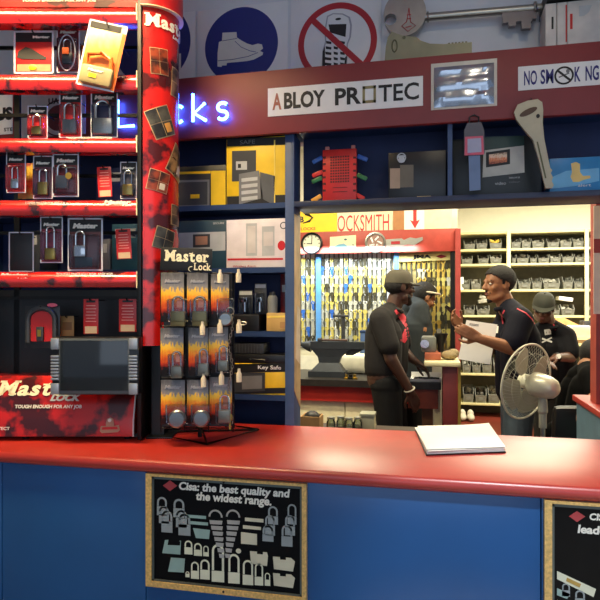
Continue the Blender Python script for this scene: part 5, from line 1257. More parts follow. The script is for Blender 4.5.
# low shelf behind the counter with odds and ends
ls = thing('low_shelf', 'low dark shelf behind the counter holding a carton and glass jars', 'shelf', (-.3, 3.35, 0))
LZ = .78
part('top', MB().box2((-.9, 3.15, LZ-.025), (.1, 3.55, LZ), .002), M('shelf_dark', (70, 60, 50), .6), ls, w=True)
for x in (-.88, .08): part('leg', MB().box2((x-.02, 3.17, 0), (x+.02, 3.53, LZ-.0255)), MATS['shelf_dark'], ls, w=True)
r = thing('open_carton', 'small open cardboard carton with dark contents beyond the left pillar', 'box', (fx(311, 3.3), 3.3, LZ+.001))
p = fx(311, 3.25); zt_ = fz(311, 416, 3.25)
m = MB()
for a in ((p-.055, 3.22, p+.055, 3.226), (p-.055, 3.33, p+.055, 3.336), (p-.055, 3.2262, p-.049, 3.3298), (p+.049, 3.2262, p+.055, 3.3298)): m.box2((a[0], a[1], LZ+.001), (a[2], a[3], zt_))
part('carton', m, CARDB, r, w=True); m = MB().ell((p, 3.28, zt_-.01), (.045, .045, .035)); part('dark_contents', m, INK, r, w=True)
JAR = clear_mat('jar_glass', (226, 230, 220), 1.45)
for i, px in enumerate((331, 340, 349, 357)):
    p = fx(px, 3.3)
    r = thing('glass_jar', 'clear glass jar behind the counter, %s of four from the left' % ORD[i], 'jar', (p, 3.3+.03*(i % 2), LZ+.001), group='glass jars behind the counter')
    part('jar', MB().lathe([(0, .001), (.024, .001), (.026, .01), (.026, .055), (.02, .066), (.02, .075), (.018, .075), (.018, .064), (.023, .053), (.023, .012), (0, .006)], (0, 0, 0), 18), JAR, r)
    part('small_screws', MB().lathe([(0, .007), (.021, .008), (.021, .03), (0, .036)], (0, 0, 0), 14), STEEL, r)
    part('lid', MB().lathe([(0, .0755), (.022, .0755), (.022, .086), (0, .087)], (0, 0, 0), 18), M('lid_tin', (190, 186, 170), .35, metal=.7), r)
p = fx(367, 3.35)
r = thing('parts_box', 'small pale box with a lid behind the counter beside the jars', 'box', (p, 3.4, LZ+.001))
part('body', MB().box2((p-.04, 3.35, LZ+.001), (p+.04, 3.45, fz(367, 417.5, 3.35)), .002), M('box_pale', (190, 184, 150), .5), r, w=True); part('lid', MB().box2((p-.043, 3.347, fz(367, 417.5, 3.35)+.0005), (p+.043, 3.453, fz(367, 414, 3.35)), .002), M('lid_grey', (150, 150, 130), .5), r, w=True)

# ------------------------------------------------------------------ storage shelving on the back wall
YS = 8.2; tS = YS/(CA+.339*SA)
shy = [231.5, 248.7, 263.6, 289.5, 315.3, 343, 374, 404]
shz = [CAMZ+(HOR-y)*tS/FPX for y in shy]
sx0, sx1 = fx(452, YS), 3.95
ss = thing('storage_shelving', 'long cream shelving along the back wall filled with grey parts bins', 'shelving', ((sx0+sx1)/2, 8.4, 0))
SHC = M('shelving_cream', (206, 197, 146), .5, noise=.04)
for z in shz: part('shelf', MB().box2((sx0, YS, z-.028), (sx1, 8.62, z), .003), SHC, ss, w=True)
for px in (453.5, 508.5, 586.5): part('post', MB().box2((fx(px-2, YS), YS-.022, 0), (fx(px+2, YS), YS-.001, shz[0]), .002), SHC, ss, w=True)
x = fx(586.5, YS)+1.07; part('post', MB().box2((x-.027, YS-.022, 0), (x+.027, YS-.001, shz[0])), SHC, ss, w=True)
part('back_panel', MB().box2((sx0, 8.625, 0), (sx1, 8.64, shz[0])), M('shelving_back', (84, 80, 64), .7, noise=.15), ss, w=True)
BIN = M('bin_grey', (108, 108, 100), .5, noise=.2); BIND = M('bin_contents', (74, 70, 62), .5, noise=.4, nscale=30); BINL = M('bin_bright_contents', (150, 148, 136), .4, noise=.3, nscale=30); BINY = M('bin_yellow_contents', (226, 196, 90), .5, noise=.3)
binmesh = {}
def bin_mesh():
    m = MB(); t = .006
    prof = [(-.5, -.36), (.5, -.36), (.5, .5), (-.5, .5)]
    def wall(pts, vec): m.extr(pts, vec)
    m.extr([(-.44, 0, 0), (.44, 0, 0), (.44, 1, 0), (-.44, 1, 0)], (0, 0, .05))
    for s_ in (-1, 1): m.extr([(s_*.44, 0, .05), (s_*.44, 1, .05), (s_*.5, 1, 1), (s_*.5, .25, 1), (s_*.5, 0, .55)], (-s_*.05, 0, 0))
    m.extr([(-.44, 0, .05), (.44, 0, .05), (.49, -.06, .55), (-.49, -.06, .55)], (0, .06, 0))
    m.extr([(-.44, 1, .05), (.44, 1, .05), (.5, 1, 1), (-.5, 1, 1)], (0, -.05, 0))
    m.box((0, -.045, .30), (.42, .03, .2))
    return m.mesh('bin', BIN)
def heap_mesh(seed, mat):
    rn = random.Random(seed); m = MB()
    for i in range(9): m.box((rn.uniform(-.3, .3), rn.uniform(.15, .85), rn.uniform(.35, .85)), (rn.uniform(.15, .45), rn.uniform(.15, .4), rn.uniform(.12, .4)), (rn.uniform(-.6, .6), rn.uniform(-.6, .6), rn.uniform(0, 3)), .02)
    m.box((0, .5, .3), (.8, .8, .4)); return m.mesh('contents', mat)
BM_ = bin_mesh(); HEAPS = [heap_mesh(1, BIND), heap_mesh(2, BINL), heap_mesh(3, BIND), heap_mesh(4, BIN), heap_mesh(5, BINL)]; HY = heap_mesh(6, BINY)
SHN = {1: 'top', 2: 'second', 3: 'third', 4: 'fourth', 5: 'fifth', 6: 'sixth', 7: 'lowest'}
rnd = random.Random(21)
def bins(row, spans, h, skipn=()):
    for i, (a, c) in enumerate(spans):
        z = shz[row]+.0006; w = (fx(c, YS)-fx(a, YS))*.97
        hh = h*tS/FPX*rnd.uniform(.9, 1.08)
        heap = HY if (row, i) == (1, 2) else HEAPS[rnd.randrange(5)]
        what = 'yellow parts' if heap is HY else ('bright metal parts' if heap in (HEAPS[1], HEAPS[4]) else 'dark parts')
        r = thing('parts_bin', 'grey plastic bin of %s, %s from the left on the %s bin shelf' % (what, ORD[i], SHN[row]), 'bin', (fx((a+c)/2, YS+.03), YS+.035, z), 0, 'bins on the back shelving')
        for nm, me in (('bin', BM_), ('contents', heap)):
            o = bpy.data.objects.new(nm, me); COL.objects.link(o); o.parent = r; o.scale = (w, .30, hh)
bins(1, [(464, 475.5), (476, 487.5), (489.5, 502), (511, 521), (521.5, 531), (532, 544.5), (547, 559.5), (560, 572), (573, 584), (589, 600), (601, 613)], 10.5)
bins(2, [(461.5, 473), (478, 489), (490, 502), (512, 516), (516.5, 529), (530, 537), (538, 549.5), (550, 561), (562, 574), (575, 585), (589, 600), (601, 613)], 9.5)
bins(3, [(461.5, 470), (471, 481), (511, 517), (518, 531), (532, 542), (543, 560.5), (563, 573), (574, 583.5), (589, 600), (602, 614)], 12)
bins(4, [(464, 475), (476.5, 490), (551, 560), (561, 575), (589, 602)], 11)
bins(6, [(462.5, 471), (472, 481), (482, 492), (493.5, 504), (563, 575)], 15)
bins(5, [(463, 472), (473, 486)], 14)
bins(7, [(463, 474), (475, 487), (488, 500)], 15)
# loose goods between and on the bins
for nm, lb, cat, a, c, pyt, row, mt in (('white_package', 'white folded package stacked over the fourth shelf bins behind the cap', 'package', 560, 574, 295.5, 4, PAPER), ('white_package', 'white package leaning on the left end of the third bin shelf', 'package', 460.5, 463.5, 277, 3, PAPER)):
    z0 = shz[row]+(.155 if row == 4 else .0008)
    if row == 4:
        solo(nm, MB().box(((fx(a, YS)+fx(c, YS))/2, YS+.17, z0+.06), (.17, .24, .05), (0, math.radians(8), 0), .006), mt, lb, cat)
    else: solo(nm, MB().box2((fx(a, YS)+.002, YS+.03, z0), (fx(c, YS)+.002, YS+.2, fz(a, pyt, YS)), .004), mt, lb, cat)
solo('scrap_bundle', MB().box(((fx(478, YS)+fx(490, YS))/2, YS+.15, shz[4]+.19), (.14, .2, .05), (0, -.15, 0), .01).box(((fx(480, YS)+fx(486, YS))/2, YS+.12, shz[4]+.24), (.08, .12, .05), (0, .4, 0), .01), BINL, 'bundle of shiny metal parts heaped over the bins left of the worker with papers', 'metal parts')
for i, px in enumerate((462.5, 470.5)):
    solo('work_shoe', MB().ell((fx(px, 8.0), 7.95, .045), (.05, .13, .045)).ell((fx(px, 8.0), 8.02, .075), (.042, .06, .06)), M('shoe_pale', (190, 184, 166), .6), ('left pale shoe', 'right pale shoe')[i]+' standing on the red floor before the shelving', 'shoe', 'pale shoes on the floor')
# desk at right with yellow side
dk = thing('work_desk', 'pale wooden desk with yellow side under the right end of the shelving', 'desk', (fx(575, 6.9), 7.0, 0))
dz = fz(575, 339, 6.7)
part('desk_top', MB().box2((fx(545, 6.7), 6.65, dz-.04), (fx(606, 6.7), 7.5, dz), .004), WOODL, dk, w=True)
part('yellow_side', MB().box2((fx(557.5, 6.7), 6.70, 0), (fx(567.5, 6.7), 7.45, dz-.0405)), M('side_yellow', (226, 170, 40), .5), dk, w=True)
part('end_panel', MB().box2((fx(602, 6.7), 6.70, 0), (fx(604, 6.7), 7.45, dz-.0405)), WOODL, dk, w=True)
solo('paper_stack', MB().box2((fx(572, 6.8), 6.78, dz+.001), (fx(591, 6.8), 7.05, fz(580, 326, 6.8)), .004), PAPER, 'thick stack of white papers on the wooden desk', 'papers')
z0 = dz+.001
solo('wooden_wedge', MB().extr([(fx(556, 7.15), 7.12, z0), (fx(581, 7.15), 7.12, z0), (fx(581, 7.15), 7.12, fz(575, 326, 7.15)), (fx(563, 7.15), 7.12, fz(565, 317.5, 7.15)), (fx(556, 7.15), 7.12, fz(565, 318, 7.15))], (0, .25, 0)), M('wedge_peach', (226, 176, 120), .5), 'peach wooden box with sloping top on the desk behind the papers', 'box')
solo('white_cup', MB().lathe([(0, 0), (.03, 0), (.036, .09), (.032, .09), (.027, .006), (0, .006)], (fx(593, 6.95), 6.95, z0), 16), WHITE, 'small white cup beside the paper stack on the desk', 'cup')
solo('dark_case', MB().box2((fx(584, 7.2), 7.2, z0), (fx(598, 7.2), 7.42, fz(590, 321, 7.2)), .006), GREYD, 'dark case behind the cup at the right of the desk', 'case')

# ------------------------------------------------------------------ counter return at the right of the opening
cr = thing('counter_return', 'grey blue half wall with a red cap closing the right side of the opening', 'counter', (1.2, 2.7, 0))
part('panel', MB().box2((.712, 2.2, 0), (1.7, 3.18, 1.02)), M('grey_blue_paint', (92, 122, 140), .45), cr, w=True)
part('cap', MB().box2((.695, 2.18, 1.021), (1.72, 3.2, 1.05), .006), RED_LAM, cr, w=True)
xp = fx(596.2, 2.9)
struct('trim_4', MB().box2((xp, 2.90, 1.0505), (xp+.25, 3.0, 2.95)), M('post_terracotta', (158, 62, 50), .5))
pn = thing('notice_sheet', 'tall cream notice pinned on the red post at the right edge', 'notice', (xp+.06, 2.89, 1.45))
part('sheet', MB().box2((xp-.012, 2.8935, fz(597, 314, 2.9)), (xp+.14, 2.898, fz(597, 206, 2.9))), M('notice_cream', (232, 216, 190), .5, noise=.05), pn, w=True)
part('red_band', MB().box2((xp-.012, 2.892, fz(597, 253, 2.9)), (xp+.14, 2.8933, fz(597, 239, 2.9))), MATS['header_red'], pn, w=True)
# ================================================================== fan, chair and people
# ------------------------------------------------------------------ pedestal fan
FT = 3.2
fc = P(526.5, 381.5, FT); fk = FT/FPX
fn = thing('pedestal_fan', 'white pedestal fan seen from behind standing just beyond the counter', 'fan', (fc.x, fc.y, 0), YAW)
# local: camera aligned; fan axis points from the cage back to the motor (towards camera and right)
hub = Vector((0, 0, fc.z)); ax = Vector((math.sin(math.radians(33)), -math.cos(math.radians(33)), -.14)).normalized()
Q = ax.to_track_quat('Z', 'Y').to_matrix().to_4x4(); FM = Matrix.Translation(hub) @ Q
RC = 38*fk
FW = M('fan_white', (216, 214, 190), .4); FG = M('fan_wire', (196, 194, 176), .4); FB = M('fan_blade', (156, 155, 132), .35)
def dome(R, depth, z0, n):  # radial profile of the cage
    return [(R*(i/n), z0+depth*(1-(i/n)**3)) for i in range(n+1)]
rim = MB().ring((0, 0, 0), RC, .0055, (0, 0, 1), 56, 8).xf(FM); part('cage_rim', rim, FW, fn)
for nm, sgn, dp in (('rear_grille', 1, .055), ('front_grille', -1, .075)):
    m = MB(); nw = 56
    for i in range(nw):
        a = 6.28318*i/nw
        pts = [((RC-.002)*u*math.cos(a+sgn*.5*(1-u)), (RC-.002)*u*math.sin(a+sgn*.5*(1-u)), sgn*dp*(1-u**3)) for u in (.26, .5, .75, .92, 1)]
        m.tube(pts, .00055, 4)
    for u in (.27, .55, .78): m.ring((0, 0, sgn*dp*(1-u**3)), (RC-.002)*u, .0012, (0, 0, 1), 40, 4)
    m.xf(FM); part(nm, m, FG, fn)
for i in range(4):
    m = MB(); prof = [(.22, -.12), (.5, -.30), (.8, -.36), (.93, -.22), (.95, .1), (.85, .42), (.6, .46), (.3, .22)]
    pts = [Vector((u*RC*.95, v*RC, v*RC*.26-.006)) for u, v in prof]
    m.extr(pts, (0, 0, .003)); m.xf(FM @ Matrix.Rotation(math.radians(90*i+22), 4, 'Z')); part('blade', m, FB, fn)
part('hub', MB().lathe([(0, -.04), (.034, -.035), (.04, -.015), (.04, .02), (0, .02)], (0, 0, 0), 24, None).xf(FM), FW, fn)
part('motor_housing', MB().lathe([(0, .03), (.05, .03), (.062, .045), (.066, .08), (.061, .13), (.050, .165), (.03, .184), (0, .187)], (0, 0, 0), 32).xf(FM), M('fan_motor', (206, 204, 182), .28, metal=.2), fn)
jt = FM @ Vector((0, 0, .10))
part('neck', MB().cap((jt.x, jt.y, jt.z-.05), .02, (jt.x, jt.y, jt.z-.13), .026).cyl((jt.x, jt.y, jt.z-.13), (jt.x, jt.y, jt.z-.22), .02), M('fan_grey', (176, 176, 160), .4), fn)
part('pole', MB().cyl((jt.x, jt.y, .03), (jt.x, jt.y, jt.z-.2), .0125), STEEL, fn)
part('base', MB().lathe([(0, .001), (.19, .001), (.2, .008), (.18, .02), (.04, .034), (.02, .06), (0, .06)], (jt.x, jt.y, 0), 36), FW, fn)

# ------------------------------------------------------------------ figures
def remesh(mb, name, mat, voxel=.008, smooth=3):
    me = mb.mesh(name, mat, False); o = bpy.data.objects.new(name, me); COL.objects.link(o)
    r = o.modifiers.new('r', 'REMESH'); r.mode = 'VOXEL'; r.voxel_size = voxel
    s = o.modifiers.new('s', 'SMOOTH'); s.iterations = smooth; s.factor = .5
    bpy.context.view_layer.update()
    n = bpy.data.meshes.new_from_object(o.evaluated_get(bpy.context.evaluated_depsgraph_get()))
    bpy.data.objects.remove(o); n.name = name
    for p in n.polygons: p.use_smooth = True
    n.materials.clear(); n.materials.append(mat); return n
def put(name, me, parent, label=None):
    o = bpy.data.objects.new(name, me); COL.objects.link(o); o.parent = parent
    if label: o['label'] = label
    ROOT[o.name] = ROOT[parent.name]; return o
class Fig:
    """a person whose joints are given in metres right of / beyond / above the feet point, camera aligned"""
    def __init__(s, name, label, px, t):
        s.t, s.px = t, px; b = P(px, HOR, t); b.z = 0
        s.r = thing('person', label, 'person', tuple(b), YAW)
    def J(s, px, py, dy=0.0):
        t = s.t+dy; return Vector((((px-300)*t-(s.px-300)*s.t)/FPX, dy, CAMZ+t*(HOR-py)/FPX))
def hand(mb, w, d, n, side=1, curl=.35, sc=1.0):
    """wrist w, pointing d, palm facing n; side says which edge the thumb leaves"""
    d = d.normalized(); n = (n-n.dot(d)*d).normalized(); l = d.cross(n)*side
    mb.cap(w-d*.03, .024*sc, w+d*.02*sc, .025*sc)
    for i, (ln, kn) in enumerate(((.070, .088), (.078, .092), (.072, .088), (.056, .080))):
        k = w+d*kn*sc+l*(.030-.020*i)*sc
        mb.cap(w+d*.015*sc+l*(.016-.011*i)*sc, .017*sc, k, .0115*sc)
        p, r = k, .0098
        for j in range(3):
            a = curl*(j+.6); q = p+(d*math.cos(a)+n*math.sin(a))*ln*sc*(.45, .31, .24)[j]
            mb.cap(p, r*sc, q, (r-.0011)*sc, 8); p = q; r -= .0011
    b0 = w+d*.022*sc+l*.022*sc; b1 = b0+(d*.55+l*.75+n*.25).normalized()*.042*sc; b2 = b1+(d*.9+l*.3+n*.35).normalized()*.032*sc; b3 = b2+(d+n*.3).normalized()*.024*sc
    mb.cap(b0, .015*sc, b1, .0122*sc); mb.cap(b1, .0118*sc, b2, .0105*sc, 8); mb.cap(b2, .0104*sc, b3, .0088*sc, 8)
def basis(f, u):
    f = f.normalized(); s = f.cross(u).normalized(); u = s.cross(f); return f, s, u
def head(mb, c, f, u, sc=1.0, beard=0):
    """c is the skull centre, f the facing direction, u up"""
    f, s, u = basis(f, u)
    def at(a, b_, h): return c+(f*a+s*b_+u*h)*sc
    R = Matrix((( s.x, f.x, u.x, 0), (s.y, f.y, u.y, 0), (s.z, f.z, u.z, 0), (0, 0, 0, 1)))
    E = lambda p, d: mb.ell(p, [v*sc for v in d], R, 18, 12)
    E(at(-.008, 0, .03), (.077, .098, .088)); E(at(.018, 0, -.03), (.066, .078, .085)); E(at(.045, 0, -.088), (.042, .046, .036))
    mb.cap(at(.02, -.045, -.075), .028*sc, at(.06, -.015, -.095), .022*sc); mb.cap(at(.02, .045, -.075), .028*sc, at(.06, .015, -.095), .022*sc)
    mb.cap(at(.088, 0, .012), .012*sc, at(.108, 0, -.022), .0165*sc); E(at(.098, -.014, -.026), (.012, .012, .010)); E(at(.098, .014, -.026), (.012, .012, .010))
    mb.cap(at(.078, -.04, .022), .013*sc, at(.086, -.012, .024), .012*sc); mb.cap(at(.078, .04, .022), .013*sc, at(.086, .012, .024), .012*sc)
    mb.cap(at(.085, -.016, -.056), .011*sc, at(.085, .016, -.056), .011*sc); mb.cap(at(.084, -.014, -.068), .011*sc, at(.084, .014, -.068), .011*sc)
    E(at(.058, -.045, -.025), (.024, .026, .024)); E(at(.058, .045, -.025), (.024, .026, .024))
    for q in (-1, 1):
        E(at(-.012, q*.076, -.008), (.010, .022, .032)); E(at(-.004, q*.079, -.026), (.009, .012, .014))
    return at, R, f, s, u
def face(fig, at, R, sc, brow=True, beardmat=None, moustache=False):
    m = MB()
    for q in (-1, 1): m.ell(at(.081, q*.032, .004), [v*sc for v in (.014, .009, .008)], R, 12, 8)
    ey = part('eyes', m, M('eye_white', (216, 206, 190), .3), fig.r); m = MB()
    for q in (-1, 1): m.ell(at(.089, q*.032, .004), [v*sc for v in (.006, .003, .006)], R, 10, 6)
    part('irises', m, M('iris_dark', (26, 16, 12), .3), ey)
    if brow:
        m = MB()
        for q in (-1, 1): m.cap(at(.090, q*.018, .027), .005*sc, at(.082, q*.048, .026), .004*sc, 8)
        part('eyebrows', m, HAIR, fig.r)
    m = MB().cap(at(.0945, -.014, -.0565), .005*sc, at(.0945, .014, -.0565), .005*sc, 8).cap(at(.0935, -.012, -.067), .006*sc, at(.0935, .012, -.067), .006*sc, 8)
    part('lips', m, M('lip_brown', (112, 62, 54), .5), fig.r)
    if moustache:
        m = MB().cap(at(.096, 0, -.044), .006*sc, at(.080, -.028, -.056), .005*sc, 8).cap(at(.096, 0, -.044), .006*sc, at(.080, .028, -.056), .005*sc, 8)
        part('moustache', m, HAIR, fig.r)
HAIR = M('hair_black', (18, 15, 14), .8, bump=.5, nscale=160)
SKIN1 = M('skin_deep', (74, 46, 34), .5, noise=.06); SKIN2 = M('skin_brown', (146, 98, 66), .5, noise=.06); SKIN3 = M('skin_mid', (92, 58, 42), .5, noise=.06)
def shirt_tube(mb, a, ra, b_, rb): mb.cap(a, ra, b_, rb, 16)
def torso(mb, pel, chest, sR, sL, neck, w=.0, hipw=.105, belly=.115, ch=.115, sh=.066):
    """trunk between hips and shoulders"""
    ax_ = (sL-sR).normalized()
    for q in (-1, 1):
        mb.cap(pel+ax_*q*(hipw-.02), belly+w, chest+ax_*q*.075, ch+w, 18)
    mb.cap(chest+ax_*-.08, ch*.95+w, sR+(neck-sR)*.12, sh+w, 16); mb.cap(chest+ax_*.08, ch*.95+w, sL+(neck-sL)*.12, sh+w, 16)
    mb.cap(sR+(neck-sR)*.15, sh*.95+w, neck, .058+w*.5, 14); mb.cap(sL+(neck-sL)*.15, sh*.95+w, neck, .058+w*.5, 14)
def legs(mb, pel, hips, knees, ankles, w=0, belly=.115):
    for h, k, a in zip(hips, knees, ankles):
        mb.cap(h, .092+w, k, .062+w, 16); mb.cap(k, .062+w, a, .045+w*1.2, 14)
    mb.cap(hips[0], .10+w, hips[1], .10+w, 16); mb.cap(pel, belly+w*.5, (hips[0]+hips[1])/2, .10+w, 16)
def shoes(fig, ankles, f):
    for a in ankles:
        f2 = Vector((f.x, f.y, 0)).normalized(); b = Vector((a.x, a.y, 0))
        m = MB().cap(b-f2*.05+Vector((0, 0, .045)), .044, b+f2*.15+Vector((0, 0, .036)), .034); m.cap(b+Vector((0, 0, .05)), .045, b+Vector((0, 0, .10)), .045)
        put('shoe', remesh(m, 'shoe', BLACK, .01, 2), fig.r)
def cap_hat(fig, at, R, sc, mat, brim=True, facing=1, tilt=0):
    f, = (1,)
    m = MB()
    n = 20; rows = []
    for i in range(8):
        a = i/7*math.pi/2*1.05; rr = max(.02, math.cos(a*.96))**.62; h = .020+.098*math.sin(a)
        rows.append([m.bm.verts.new(at(-.006+.105*rr*math.cos(6.28318*k/n), .087*rr*math.sin(6.28318*k/n), h-.02*math.cos(6.28318*k/n)*0)) for k in range(n)])
    for A, B in zip(rows, rows[1:]):
        for k in range(n): m.bm.faces.new((A[k], A[(k+1) % n], B[(k+1) % n], B[k]))
    m.bm.faces.new(rows[-1]); m.bm.faces.new(rows[0])
    c = part('cap', m, mat, fig.r)
    m = MB()
    lo = []; hi = []
    for k in range(11):
        a = math.radians(-68+136*k/10); lo.append(at(-.006+.107*math.cos(a), .088*math.sin(a), .026)); hi.append(at(-.006+.107*math.cos(a)+.07*math.cos(a*.9)*(1-abs(k-5)/9), .092*math.sin(a), .014))
    m.extr(lo+hi[::-1], at(0, 0, .006)-at(0, 0, 0)); part('cap_brim', m, mat, c)
    m = MB().ell(at(-.006, 0, .118), [.007*sc]*3); part('cap_button', m, mat, c)
    return c
Z = Vector((0, 0, 1))

def hair_shell(fig, at, th=.011, line=((-.13, -.06), (-.06, -.05), (-.022, -.012), (-.016, .018), (.004, .018), (.006, -.002), (.018, -.002), (.022, .030), (.05, .052), (.075, .074), (.12, .084))):
    """short hair: a close shell over the skull ending at a natural hairline"""
    m = MB(); n, k = 48, 28
    def pt(i, j):
        a, b2 = math.pi*i/k, 6.28318*j/n
        return (-.010+(.098+th)*math.sin(a)*math.cos(b2), (.077+th*.85)*math.sin(a)*math.sin(b2), .030+(.088+th)*math.cos(a))
    V = {}
    def vert(i, j):
        j %= n; key = (i, j if 0 < i < k else 0)
        if key not in V: V[key] = m.bm.verts.new(at(*pt(i, j)))
        return V[key]
    def low(a):
        for (a0, h0), (a1, h1) in zip(line, line[1:]):
            if a0 <= a <= a1: return h0+(h1-h0)*(a-a0)/(a1-a0)
        return line[-1][1]
    for i in range(k):
        for j in range(n):
            q_ = [pt(i, j), pt(i+1, j), pt(i+1, j+1), pt(i, j+1)]; ca = sum(x[0] for x in q_)/4; ch_ = sum(x[2] for x in q_)/4
            if ch_ < low(ca): continue
            vs = []
            for v in (vert(i, j), vert(i+1, j), vert(i+1, j+1), vert(i, j+1)):
                if v not in vs: vs.append(v)
            m.bm.faces.new(vs)
    bmesh.ops.recalc_face_normals(m.bm, faces=m.bm.faces[:])
    bmesh.ops.solidify(m.bm, geom=m.bm.faces[:], thickness=th*.9)
    return part('hair', m, HAIR, fig.r)
# --- man with the tan cap, back half turned, right arm hanging
A = Fig('person', 'person in a khaki cap and charcoal shirt with red shoulder flash, standing side on', 392, 4.0)
J = A.J
fdir = Vector((.93, .30, -.06)); hc = J(399.5, 286.5, .06)
pel = J(387, 377, .06); ch = J(387, 335, .05); sR = J(380, 319.5, -.12); sL = J(397, 321, .22); nk = J(391.5, 310, .06)
elR = J(391, 359, -.17); wrR = J(410.5, 392, -.13); elL = J(404, 352, .28); wrL = J(414.5, 361, .20)
body = MB(); at, R, f, s_, u = head(body, hc, fdir, Z, .98)
body.cap(J(392.5, 311, .06), .062, J(396, 298, .06), .056)
torso(body, pel, ch, sR, sL, nk, w=-.004)
body.cap(sR, .052, elR, .043); body.cap(elR, .043, wrR, .028); hand(body, wrR, J(415.5, 404, -.11)-wrR, Vector((-.3, .9, 0)), -1, .32)
body.cap(sL, .052, elL, .043); body.cap(elL, .043, wrL, .028); hand(body, wrL, J(423, 367, .17)-wrL, Vector((-.5, -.3, -.7)), 1, .4)
hips = (J(386, 383, -.03), J(391, 383, .15)); kn = (J(392, 455, -.05), J(398, 455, .17)); an_ = (J(388, 513, -.04), J(394, 513, .16))
legs(body, pel, hips, kn, an_, -.006)
put('body', remesh(body, 'body', SKIN1, .0062, 3), A.r)
sh = MB(); torso(sh, J(386.5, 367, .06), ch, sR, sL, nk, w=.012, hipw=.10)
SH1 = M('shirt_charcoal', (38, 36, 36), .85, spec=.2, noise=.12, bump=.15, nscale=14)
sh.cap(sR, .074, J(389.5, 346, -.165), .070, 16); sh.cap(sL, .074, J(402.5, 343, .26), .066, 16)
shirt = put('shirt', remesh(sh, 'shirt', SH1, .009, 4), A.r)
# collar and red flash follow the shoulder line
m = MB().ring(J(392.5, 309.5, .055), (.074, .066), .014, Vector((.25, .08, 1)), 24, 8); part('collar', m, M('collar_dark', (40, 36, 38), .8), shirt)
def on_mesh(me_obj, pts, width, th, name, mat, parent, dirv=Vector((0, 1, 0))):
    """a ribbon laid on a garment, found by casting along dirv from points in front of it"""
    from mathutils.bvhtree import BVHTree
    me = me_obj.data; bv = BVHTree.FromPolygons([v.co for v in me.vertices], [p.vertices[:] for p in me.polygons])
    cl_ = ROOT[parent.name].inverted() @ Vector((0, 0, CAMZ)); m = MB(); rows = []
    P_ = []
    for i in range(len(pts)-1):
        for k in range(5): P_.append((pts[i].lerp(pts[i+1], k/5), width[i]+(width[i+1]-width[i])*k/5))
    P_.append((pts[-1], width[-1]))
    for i, (p, w) in enumerate(P_):
        d = (P_[min(i+1, len(P_)-1)][0]-P_[max(i-1, 0)][0]); d.y = 0; d.normalize(); nrm = Vector((d.z, 0, -d.x)); row = []
        for q in (-1, -.5, 0, .5, 1):
            o = p+nrm*q*w/2; dirv = (o-cl_).normalized(); h = bv.ray_cast(o-dirv*1.0, dirv)
            row.append(h[0] if h[0] is not None else None)
        if any(r_ is None for r_ in row):
            ok = [r_ for r_ in row if r_ is not None]
            if not ok: continue
            row = [r_ if r_ is not None else min(ok, key=lambda v: v.y) for r_ in row]
        rows.append(row)
    lo = [[m.bm.verts.new(v-dirv*th) for v in r_] for r_ in rows]
    hi = [[m.bm.verts.new(v+dirv*.004) for v in r_] for r_ in rows]
    for A_, B_, sgn in [(lo[i], lo[i+1], 1) for i in range(len(lo)-1)]+[(hi[i], hi[i+1], -1) for i in range(len(hi)-1)]:
        for k in range(4):
            try: m.bm.faces.new((A_[k], A_[k+1], B_[k+1], B_[k]))
            except ValueError: pass
    for i in range(len(lo)-1):
        for k in (0, 4):
            m.bm.faces.new((lo[i][k], lo[i+1][k], hi[i+1][k], hi[i][k]))
    for i in (0, len(lo)-1):
        for k in range(4): m.bm.faces.new((lo[i][k], lo[i][k+1], hi[i][k+1], hi[i][k]))
    return part(name, m, mat, parent)
on_mesh(shirt, [J(396, 309.5), J(403, 318), J(409, 327), J(406.5, 334), J(402.5, 342)], [.03, .045, .04, .05, .035], .003, 'red_flash', M('flash_red', (206, 34, 60), .6), shirt)
tr = MB(); legs(tr, J(386.5, 373, .06), hips, kn, an_, .014, .118)
TR1 = M('trousers_black', (28, 28, 28), .85, spec=.2, noise=.15, bump=.1, nscale=10)
trousers = put('trousers', remesh(tr, 'trousers', TR1, .01, 4), A.r)
on_mesh(trousers, [J(366, 366.5), J(374, 369), J(384, 372)], [.022, .022, .018], .004, 'belt', M('belt_tan', (150, 140, 110), .5), trousers)
shoes(A, an_, fdir)
face(A, at, R, .98, moustache=True)
CAPM = M('cap_khaki', (76, 71, 57), .8, noise=.1)
cap_hat(A, at, R, .98, CAPM)
m = MB().ell(at(.005, 0, -.062), [.060, .074, .045], R); m.ell(at(.058, 0, -.1), [.034, .03, .026], R)
hs = MB().ell(at(-.022, 0, .002), [.083, .088, .062], R); part('hair', hs, HAIR, A.r)
part('beard', MB().cap(at(.045, -.05, -.072), .02, at(.078, 0, -.108), .024).cap(at(.045, .05, -.072), .02, at(.078, 0, -.108), .024), HAIR, A.r)
d = (J(415.5, 404, -.11)-wrR).normalized()
part('bracelet', MB().ring(wrR+d*-.02, .034, .0055, d, 24, 6), M('bracelet_pale', (206, 200, 180), .4), A.r)

